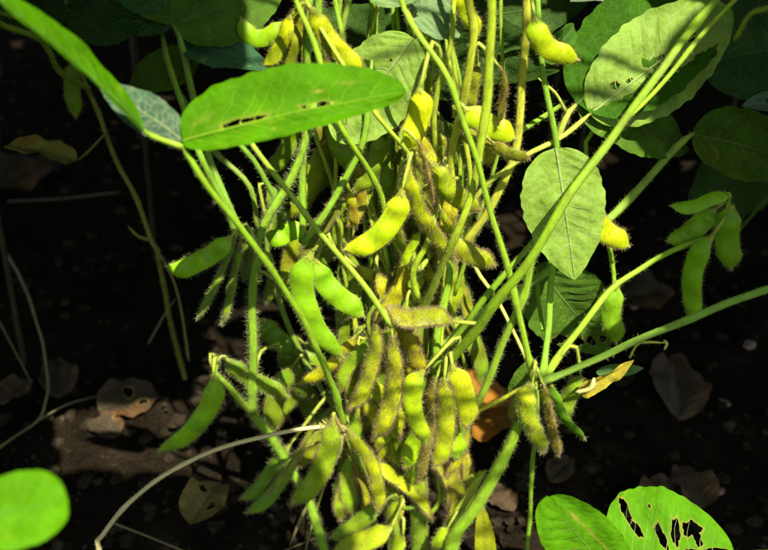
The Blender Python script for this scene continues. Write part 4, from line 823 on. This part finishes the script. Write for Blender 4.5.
# leaves and stalks filling the gap behind the clump
bc = Plant('shaded soybean plant directly behind the pod-laden clump', (0.02, 0.13, 0))
tube(bc, 'stem', [(395, 440, 12), (400, 360, 11), (398, 280, 10), (404, 180, 9), (410, 80, 8.5), (414, -40, 8)], (12, 9), DIM_ST, .4, ground=True)
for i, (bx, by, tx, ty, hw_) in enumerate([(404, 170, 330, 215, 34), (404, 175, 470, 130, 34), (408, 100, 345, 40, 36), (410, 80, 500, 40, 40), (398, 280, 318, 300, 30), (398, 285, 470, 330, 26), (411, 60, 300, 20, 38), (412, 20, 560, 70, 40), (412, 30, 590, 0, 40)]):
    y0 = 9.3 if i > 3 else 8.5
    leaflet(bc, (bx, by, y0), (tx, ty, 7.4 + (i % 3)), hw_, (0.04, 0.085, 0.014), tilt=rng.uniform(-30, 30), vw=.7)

# ------------------------------------------------------------------ the canopy of the rows around (above and beside the frame)
def shared_leaf(seed):
    S = leaf_surface(1.0, 0.36, k=0.45, fold=0.12, wave=0.08, puck=0.04, seed=seed)
    p, f, uv, _r = leaf_blade_arrays(S, 17, 11)
    me = bpy.data.meshes.new('leaflet'); me.from_pydata(p.tolist(), [], f.tolist())
    me.polygons.foreach_set('use_smooth', np.ones(len(me.polygons), dtype=bool)); me.materials.append(M_LEAF)
    return me
SL = [shared_leaf(q) for q in (0.3, 1.9, 3.7, 5.1)]
LIT = []
for px in range(345, 621, 25):
    for py in range(-20, 470, 30):
        for yy in (-3, 0):
            if px > 560 and py > 260: continue
            LIT.append(P(px, py, yy))
LIT += [P(x, y_, -9) for x in range(545, 740, 30) for y_ in (500, 540)] + [P(x, y_, -19) for x in (0, 30, 60) for y_ in (490, 530)]
LIT += [P(x, y_, -8) for x in range(180, 400, 35) for y_ in (85, 125)] + [P(x, y_, -9.5) for x, y_ in ((5, -10), (20, 10), (40, 25), (60, 40), (80, 60), (100, 80), (115, 95), (130, 110), (90, 45), (120, 75), (40, 5))] + [P(x, y_, -11) for x, y_ in ((0, 0), (20, 10), (40, 25), (60, 40))] + [P(200, 180, -8.2), P(235, 222, -7.6)]
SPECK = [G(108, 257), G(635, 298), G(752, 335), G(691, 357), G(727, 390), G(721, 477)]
NB = len(LIT)
LIT += [P(x, y_, -4.5) for x, y_ in ((235, 444), (180, 466), (140, 492), (371, 463))]
RAD = np.array([1.0] * NB + [0.28] * (len(LIT) - NB))
LITA = np.array([p[:] for p in LIT]); SPA = np.array([p[:] for p in SPECK]); SV = np.array(SUN)
def blocks(c, rad):
    d = c - LITA; s = d @ SV
    m = np.linalg.norm(d - s[:, None] * SV, axis=1)
    if ((m < rad * RAD) & (s > 0)).any(): return True
    d = c - SPA; s = d @ SV
    m = np.linalg.norm(d - s[:, None] * SV, axis=1)
    return bool(((m < rad * 0.28) & (s > 0)).any())
def in_view(c, margin):
    q = proj(Vector(c))
    return q is not None and -margin < q[0] < 768 + margin and -margin < q[1] < 550 + margin
def out_view(c, rad):
    q = Vector(c) - CAM; z = q.dot(FWD)
    if z < -rad: return True
    z = max(z, 0.01); mg = (rad + 0.012) / z * FPX + 8
    x = q.dot(RGT) / z * FPX; y = -q.dot(UPV) / z * FPX
    return abs(x) > 384 + mg or abs(y) > 275 + mg
def canopy_plant(x, y, h, nleaf, lab, grp):
    pl = Plant(lab, (x, y, 0), group=grp)
    lean = Vector((rng.uniform(-.05, .05), rng.uniform(-.05, .05), h))
    top = pl.loc + lean
    stem_ok = not any(in_view(pl.loc.lerp(top, q), 25) and (pl.loc.lerp(top, q) - CAM).length < 0.62 for q in (0, .15, .3, .45, .6, .8, 1))
    if stem_ok:
        tube(pl, 'stem', None, (0.004, 0.003), (0.018, 0.017, 0.010), worldpts=[pl.loc - Vector((0, 0, .01)), pl.loc.lerp(top, .5) + Vector((.01, .01, 0)), top], sides=8)
    kept = 0
    for i in range(nleaf):
        hz = h * (0.55 + 0.45 * i / nleaf); a = i * 2.4 + rng.uniform(-.4, .4)
        s0 = pl.loc.lerp(top, hz / h); rl = rng.uniform(0.07, 0.17)
        e = s0 + Vector((math.cos(a) * rl, math.sin(a) * rl, rng.uniform(0.03, 0.10)))
        got = []
        for k, da in enumerate((0, 1.35, -1.35)):
            Ln = rng.uniform(0.075, 0.105)
            d = Vector((math.cos(a + da), math.sin(a + da), rng.uniform(-.5, .1))).normalized()
            b = e + d * 0.008; c = b + d * Ln * 0.5
            tp = b + d * Ln; sw = Vector((-d.y, d.x, 0)) * Ln * .33
            if any(blocks(np.array(q), 0.034) for q in (b, c, tp, c + sw, c - sw)): continue
            if any(in_view(q, 14) and (q - CAM).length < 0.75 for q in (b, c, tp, c + sw, c - sw)): continue
            if (c - CAM).length < 0.16: continue
            if not out_view(c, Ln * .55) and c.y < 0.45: continue
            got.append((b, d, Ln))
        if not got: continue
        kept += 1
        if all(not in_view(s0.lerp(e, q), 12) for q in (0, .5, 1)) or s0.y > 0.45:
            tube(pl, 'petiole', None, (0.003, 0.0024), (0.05, 0.08, 0.02), worldpts=[s0, s0.lerp(e, .5) + Vector((0, 0, .012)), e], sides=6, node_reg=False)
        for b, d, Ln in got:
            up = Vector((rng.gauss(0, .3), rng.gauss(0, .3) - .2, 1)); up = (up - d * up.dot(d)).normalized(); ey = up.cross(d)
            m = Matrix(((d.x, ey.x, up.x, 0), (d.y, ey.y, up.y, 0), (d.z, ey.z, up.z, 0), (0, 0, 0, 1))) @ Matrix.Scale(Ln, 4)
            m.translation = b - pl.loc
            o = bpy.data.objects.new('leaflet', rng.choice(SL)); COL.objects.link(o); o.parent = pl.root; o.matrix_basis = m
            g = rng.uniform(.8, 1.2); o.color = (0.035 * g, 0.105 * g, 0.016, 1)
    return kept
# unseen leaves added along sun rays to shade chosen spots, hung on host plants
SHADE = [P(x, y_, -1.5) for x, y_ in ((175, 268), (200, 258), (225, 262), (205, 305), (225, 310), (252, 300), (252, 350), (252, 395), (210, 390), (200, 420), (170, 448), (235, 380), (270, 388))]
SHADE += [P(x, y_, 2) for x, y_ in ((680, 205), (700, 225), (730, 240), (692, 270), (692, 310), (715, 200), (615, 315), (640, 270), (670, 250))] + [P(740, 150, 3.3), P(710, 140, 3.3), P(765, 170, 3.3), P(690, 95, 2.4), P(715, 50, 3), P(650, 118, 2)]
SHADE += [P(x, y_, -3) for x, y_ in ((680, 322), (730, 303), (765, 288))] + [P(x, y_, .8) for x, y_ in ((130, 20), (170, 10), (220, 10), (140, 30), (190, 60), (230, 60))]
SHADE += [G(x, y_) for x in range(-20, 340, 36) for y_ in range(330, 580, 32)] + [G(x, y_) for x in range(470, 790, 36) for y_ in range(290, 560, 34)]
SHADE += [P(x, y_, -2.6) for x, y_ in ((308, 275), (305, 300), (322, 330), (325, 285), (338, 345))]
def shade_leaves():
    hosts = {}; placed = []
    for sp_ in SHADE:
        s3 = np.array(sp_)
        cov = False
        for q, up_ in placed:
            d = np.array(q) - s3; t_ = d @ SV
            if t_ > 0 and np.linalg.norm(d - t_ * SV) < 0.022: cov = True; break
        if cov: continue
        for tr in range(160):
            t_ = rng.uniform(0.12, 0.75); ctr = sp_ + SUN * t_ + Vector((rng.gauss(0, .006), rng.gauss(0, .006), 0))
            if ctr.z > 0.68 or (ctr - CAM).length < 0.07: continue
            an = rng.uniform(0, 6.3); d = Vector((math.cos(an), math.sin(an), rng.uniform(-.3, .1))).normalized(); Ln = rng.uniform(.06, .09) * (1 if tr < 60 else .62)
            b = ctr - d * Ln * .45; tp = b + d * Ln; sw = Vector((-d.y, d.x, 0)).normalized() * Ln * .33
            pts5 = (b, ctr, tp, ctr + sw, ctr - sw)
            if any(blocks(np.array(q), 0.021) for q in pts5) or not out_view(ctr, Ln * .55): continue
            key = ('l' if ctr.x < 0 else 'r', 'n' if ctr.y < -0.12 else 'f')
            if key not in hosts:
                hx = (-0.33 if key[0] == 'l' else 0.36) * (1 if key[1] == 'n' else 1.35); hy = -0.24 if key[1] == 'n' else 0.1
                pl = Plant({'ln': 'unseen soybean plant added to cast shade beside the curled dry leaf stalk', 'rn': 'unseen soybean plant added to cast shade beside the holed bright leaflets', 'lf': 'unseen soybean plant added to cast shade behind the kinked bare stalk', 'rf': 'unseen soybean plant added to cast shade behind the shaded pod cluster'}[key[0] + key[1]], (hx, hy, 0))
                tube(pl, 'stem', None, (0.008, 0.005), DIM_ST, worldpts=[pl.loc - Vector((0, 0, .01)), pl.loc + Vector((.01, 0, .25)), pl.loc + Vector((0, .01, .62))], sides=8)
                hosts[key] = pl
            pl = hosts[key]
            s0 = pl.loc + Vector((0, 0, max(.2, min(.6, b.z - .05)))); mid = s0.lerp(b, .5) + Vector((0, 0, .03))
            if not any(in_view(q, 10) for q in (mid, s0.lerp(mid, .5), mid.lerp(b, .5))):
                tube(pl, 'petiole', None, (0.003, 0.002), DIM_ST, worldpts=[s0, mid, b], sides=6, node_reg=False)
            up = Vector((SUN.x * .4 + rng.gauss(0, .15), SUN.y * .6 + rng.gauss(0, .15), 1)); up = (up - d * up.dot(d)).normalized(); ey = up.cross(d)
            m = Matrix(((d.x, ey.x, up.x, 0), (d.y, ey.y, up.y, 0), (d.z, ey.z, up.z, 0), (0, 0, 0, 1))) @ Matrix.Scale(Ln, 4)
            m.translation = b - pl.loc
            o = bpy.data.objects.new('leaflet', rng.choice(SL)); COL.objects.link(o); o.parent = pl.root; o.matrix_basis = m
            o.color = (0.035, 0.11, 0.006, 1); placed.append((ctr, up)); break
    print('shade leaves', len(placed))
shade_leaves()
spots = []
for row, y in enumerate((0.02, 0.22, 0.42, 0.65, 0.9, 1.2)):
    for k in range(-4, 5):
        spots.append((k * 0.17 + rng.uniform(-.04, .04) + (0.08 if row % 2 else 0), y + rng.uniform(-.05, .05), row))
for k in (-4, -3, 3, 4):
    spots.append((k * 0.13, -0.16 + rng.uniform(-.03, .03), 0)); spots.append((k * 0.13 + .05, -0.05, 0))
spots += [(-.26, -.2, 0), (-.30, -.1, 0), (-.22, -.26, 0), (-.24, .0, 0), (-.2, -.34, 0)]  # extra unseen plants added to shade the soil at front left
for x, y, row in spots:
    if row == 0 and abs(x) < 0.19: continue
    kept = canopy_plant(x, y, rng.uniform(0.44, 0.56), 11, 'leafy soybean plant of the shading rows, its dark canopy above the pods', 'soybean plants of the surrounding rows')
# the upper leaves of the three middle plants, above the frame
for pl, n_ in ((main, 26), (leftp, 18), (rightp, 16)):
    for i in range(n_):
        a = i * 2.4; s0 = pl.loc + Vector((0.01, 0.02, 0.36 + 0.18 * i / n_)); rl = rng.uniform(.05, .17)
        e = s0 + Vector((math.cos(a) * rl, abs(math.sin(a)) * rl * 1.2 - .02, .05))
        for da in (0, 1.35, -1.35):
            Ln = rng.uniform(.08, .105); d = Vector((math.cos(a + da), math.sin(a + da), rng.uniform(-.4, .1))).normalized()
            b = e + d * .008; c = b + d * Ln * .5
            tp = b + d * Ln; sw = Vector((-d.y, d.x, 0)) * Ln * .33
            if any(blocks(np.array(q), .034) for q in (b, c, tp, c + sw, c - sw)) or not out_view(c, Ln * .55) or (c - CAM).length < .16: continue
            up = Vector((rng.gauss(0, .3), rng.gauss(0, .3) - .2, 1)); up = (up - d * up.dot(d)).normalized(); ey = up.cross(d)
            m = Matrix(((d.x, ey.x, up.x, 0), (d.y, ey.y, up.y, 0), (d.z, ey.z, up.z, 0), (0, 0, 0, 1))) @ Matrix.Scale(Ln, 4)
            m.translation = b - pl.loc
            o = bpy.data.objects.new('leaflet', rng.choice(SL)); COL.objects.link(o); o.parent = pl.root; o.matrix_basis = m
            o.color = (0.04, 0.12, 0.016, 1)
            if not in_view(e, 12): tube(pl, 'petiole', None, (0.003, 0.0024), DIM_ST, worldpts=[s0, s0.lerp(e, .5) + Vector((0, 0, .012)), e], sides=6, node_reg=False)

# ------------------------------------------------------------------ fallen leaves, twigs, clods
class Loose:
    def __init__(self, loc): self.loc = Vector(loc); self.root = None; self.nodes = []
    def rel(self, a): return np.asarray(a) - np.array(self.loc)
def fallen(px, py, length, ang, hw, color, label, group=None, lift=0.003, brown=.6, holes=(), k=.5, fold=.3, tiltz=0.0):
    g = G(px, py); g.z = ground_h(g.x, g.y)
    kk = pxm(g); L = length * kk; a = R(ang)
    d = Vector((math.cos(a), math.sin(a), tiltz)).normalized()
    B = g - d * L / 2 + Vector((0, 0, lift + L * .03)); T = B + d * L
    h = max(ground_h(B.x, B.y), ground_h(T.x, T.y), ground_h(g.x, g.y)); dz = max(0, h + 0.003 - min(B.z, T.z)); B.z += dz; T.z += dz
    pl = Loose((g.x, g.y, B.z)); 
    o = leaflet(pl, None, None, hw * kk, color, mat=M_DEAD, holes=holes, worldpts=(B, T), facing=(0.1, -.25, 1), name='fallen_leaf', brown=brown, k=k, fold=fold, wave=.16, puck=.05, vw=.6, edge=.012)
    o.location = B
    tag(o, label, 'dead leaf', group)
    return o
TAN = (0.075, 0.050, 0.026); GREY = (0.052, 0.038, 0.022); OCH = (0.26, 0.20, 0.06); RUST = (0.32, 0.13, 0.012)
fallen(206, 502, 62, 70, 24, (0.20, 0.155, 0.045), 'curled yellow-brown dead leaf with holes lying on soil under the dry leaf stalk', holes=[(.6, .4, .07, .2, .3), (.35, -.5, .06, .2, 0)], fold=.45, k=.8)
fallen(484, 432, 92, 20, 40, RUST, 'rust-orange dead leaf behind the thick leaning stem', lift=.02, brown=.35)
fallen(676, 378, 100, 80, 30, (0.075, 0.055, 0.04), 'large grey-brown dead leaf lying in shade below the thin tendril', brown=.4)
fallen(693, 478, 60, 100, 24, TAN, 'pale tattered dead leaf lying behind the holed bright leaflets', brown=.4)
fallen(664, 490, 50, 40, 26, TAN, 'tan dead leaf partly hidden behind the holed bright leaflets', brown=.3)
fallen(58, 372, 60, 110, 20, GREY, 'grey dead leaf lying under the bent grey twig', brown=.3)
fallen(130, 402, 62, 20, 26, GREY, 'grey crumpled dead leaf with holes on the soil left of the hanging green pod', holes=[(.5, .4, .08, .25, .3), (.7, -.3, .06, .2, .1)], brown=.4)
for x, y_, l_, a, col, lab in [(104, 424, 44, 150, GREY, 'dark dead leaf lying below the grey crumpled one'), (14, 384, 44, 60, TAN, 'small dead leaf lying beside the long bent twig'),
        (645, 296, 70, 20, (0.045, 0.033, 0.02), 'dark dead leaf on shaded soil beyond the long bluish petiole'), (560, 474, 40, 50, GREY, 'dark dead leaf lying under the hanging golden pods'),
        (640, 512, 44, 160, TAN, 'dead leaf behind the leaflet with the yellow streak'), (500, 500, 40, 120, TAN, 'dead leaf fragment among soil lumps at the leaning stem'), (28, 170, 80, 60, (0.045, 0.033, 0.02), 'dim dead leaf far back near the dark straight twig')]:
    fallen(x, y_, l_, a, l_ * .36, col, lab, brown=.5)
leaf_y = Plant('yellow leaf blade standing at the foot of the thick leaning stem', (P(486, 556, 1.5).x, P(486, 556, 1.5).y, 0), name='yellowing_leaf', cat='leaf')
leaflet(leaf_y, (486, 566, 1.5), (480, 500, 1), 11, (0.34, 0.37, 0.012), tilt=10, name='leaf_blade', brown=.2, fold=.3)

def twig(pts, w, color, label, group=None, name='dry_twig', onground=True, lift=0.0):
    ps = []
    for q in pts:
        g = G(q[0], q[1], q[2] if len(q) > 2 else 0.0)
        if len(q) < 3: g.z = ground_h(g.x, g.y) + 0.006
        ps.append(g)
    pl = Loose(ps[0]); wm = w * 0.66 * pxm(ps[0]); color = tuple(q * .5 for q in color)
    o = tube(pl, name, None, (wm, wm * .7), color, worldpts=ps, sides=7, hairs=0)
    o.location = ps[0]; tag(o, label, 'twig', group)
    return o
GRT = (0.26, 0.23, 0.18)
twig([(8, 255, .06), (27, 293, .05), (41, 334, .03), (48, 380, .012), (46, 402, .006), (36, 420), (0, 448), (-40, 470)], 4.2, GRT, 'long bent grey twig arching down to the soil')
twig([(34, 421), (70, 401), (115, 373)], 3.4, GRT, 'short straight grey twig crossing the dead leaf beneath the bent twig')
twig([(-6, 312, .03), (0, 323, .025), (16, 353, .01), (31, 379)], 3, (0.2, 0.18, 0.14), 'thin grey twig beside the long bent twig')
twig([(113, 527), (150, 535), (202, 551), (240, 560)], 3.2, GRT, 'thin pale twig lying under the tip of the dry leaf stalk')
twig([(148, 341), (165, 314, .02), (176, 298, .035)], 3.2, (0.22, 0.19, 0.14), 'short slanting twig against the kinked dark stalk')
twig([(6, 190), (60, 194), (122, 197)], 3, (0.16, 0.13, 0.09), 'dark straight twig lying far back in the shade')
twig([(313, 497, .03), (302, 516, .015), (289, 538)], 6, (0.30, 0.27, 0.22), 'stubby grey broken stalk beneath the half-lit pods')
twig([(325, 484, .05), (316, 512, .02), (303, 552)], 3.4, (0.28, 0.33, 0.12), 'thin pale green stalk beside the stubby broken stalk')
twig([(270, 548), (320, 530), (352, 520)], 3, (0.14, 0.12, 0.09), 'dark twig on the soil under the stubby broken stalk')
for i in range(34):
    if i < 12: px, py = rng.uniform(494, 540), rng.uniform(500, 556)
    elif i < 22: px, py = rng.uniform(0, 240), rng.uniform(380, 550)
    else: px, py = rng.uniform(560, 768), rng.uniform(330, 500)
    g = G(px, py); s = rng.uniform(4, 9) * pxm(g)
    vs, fs = rock(i * 1.7)
    o = mk('soil_clod', vs * np.array((s, s * .85, s)), fs, M_CLOD, smooth=False)
    o.location = (g.x, g.y, ground_h(g.x, g.y) + s * .25); o.rotation_euler.z = rng.uniform(0, 6)
    tag(o, 'rough lump of dark soil beside the stems', 'soil clod', 'lumps of soil on the ground') if i < 12 else tag(o, 'rough lump of dark soil out on the open ground', 'soil clod', 'lumps of soil on open ground')
for i, p in enumerate(SPECK):  # added lumps with the sun dapples painted into their pale colour
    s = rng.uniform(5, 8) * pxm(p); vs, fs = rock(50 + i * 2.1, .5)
    o = mk('painted_sun_fleck', vs * np.array((s * 1.1, s * .7, s * .7)), fs, M_SUN_FLECK, smooth=False)
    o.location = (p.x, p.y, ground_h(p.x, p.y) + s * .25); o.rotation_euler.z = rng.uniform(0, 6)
    tag(o, 'small pinkish lump painted as a fleck of sun on dark soil', 'painted sun fleck', 'lumps painted as sun flecks')
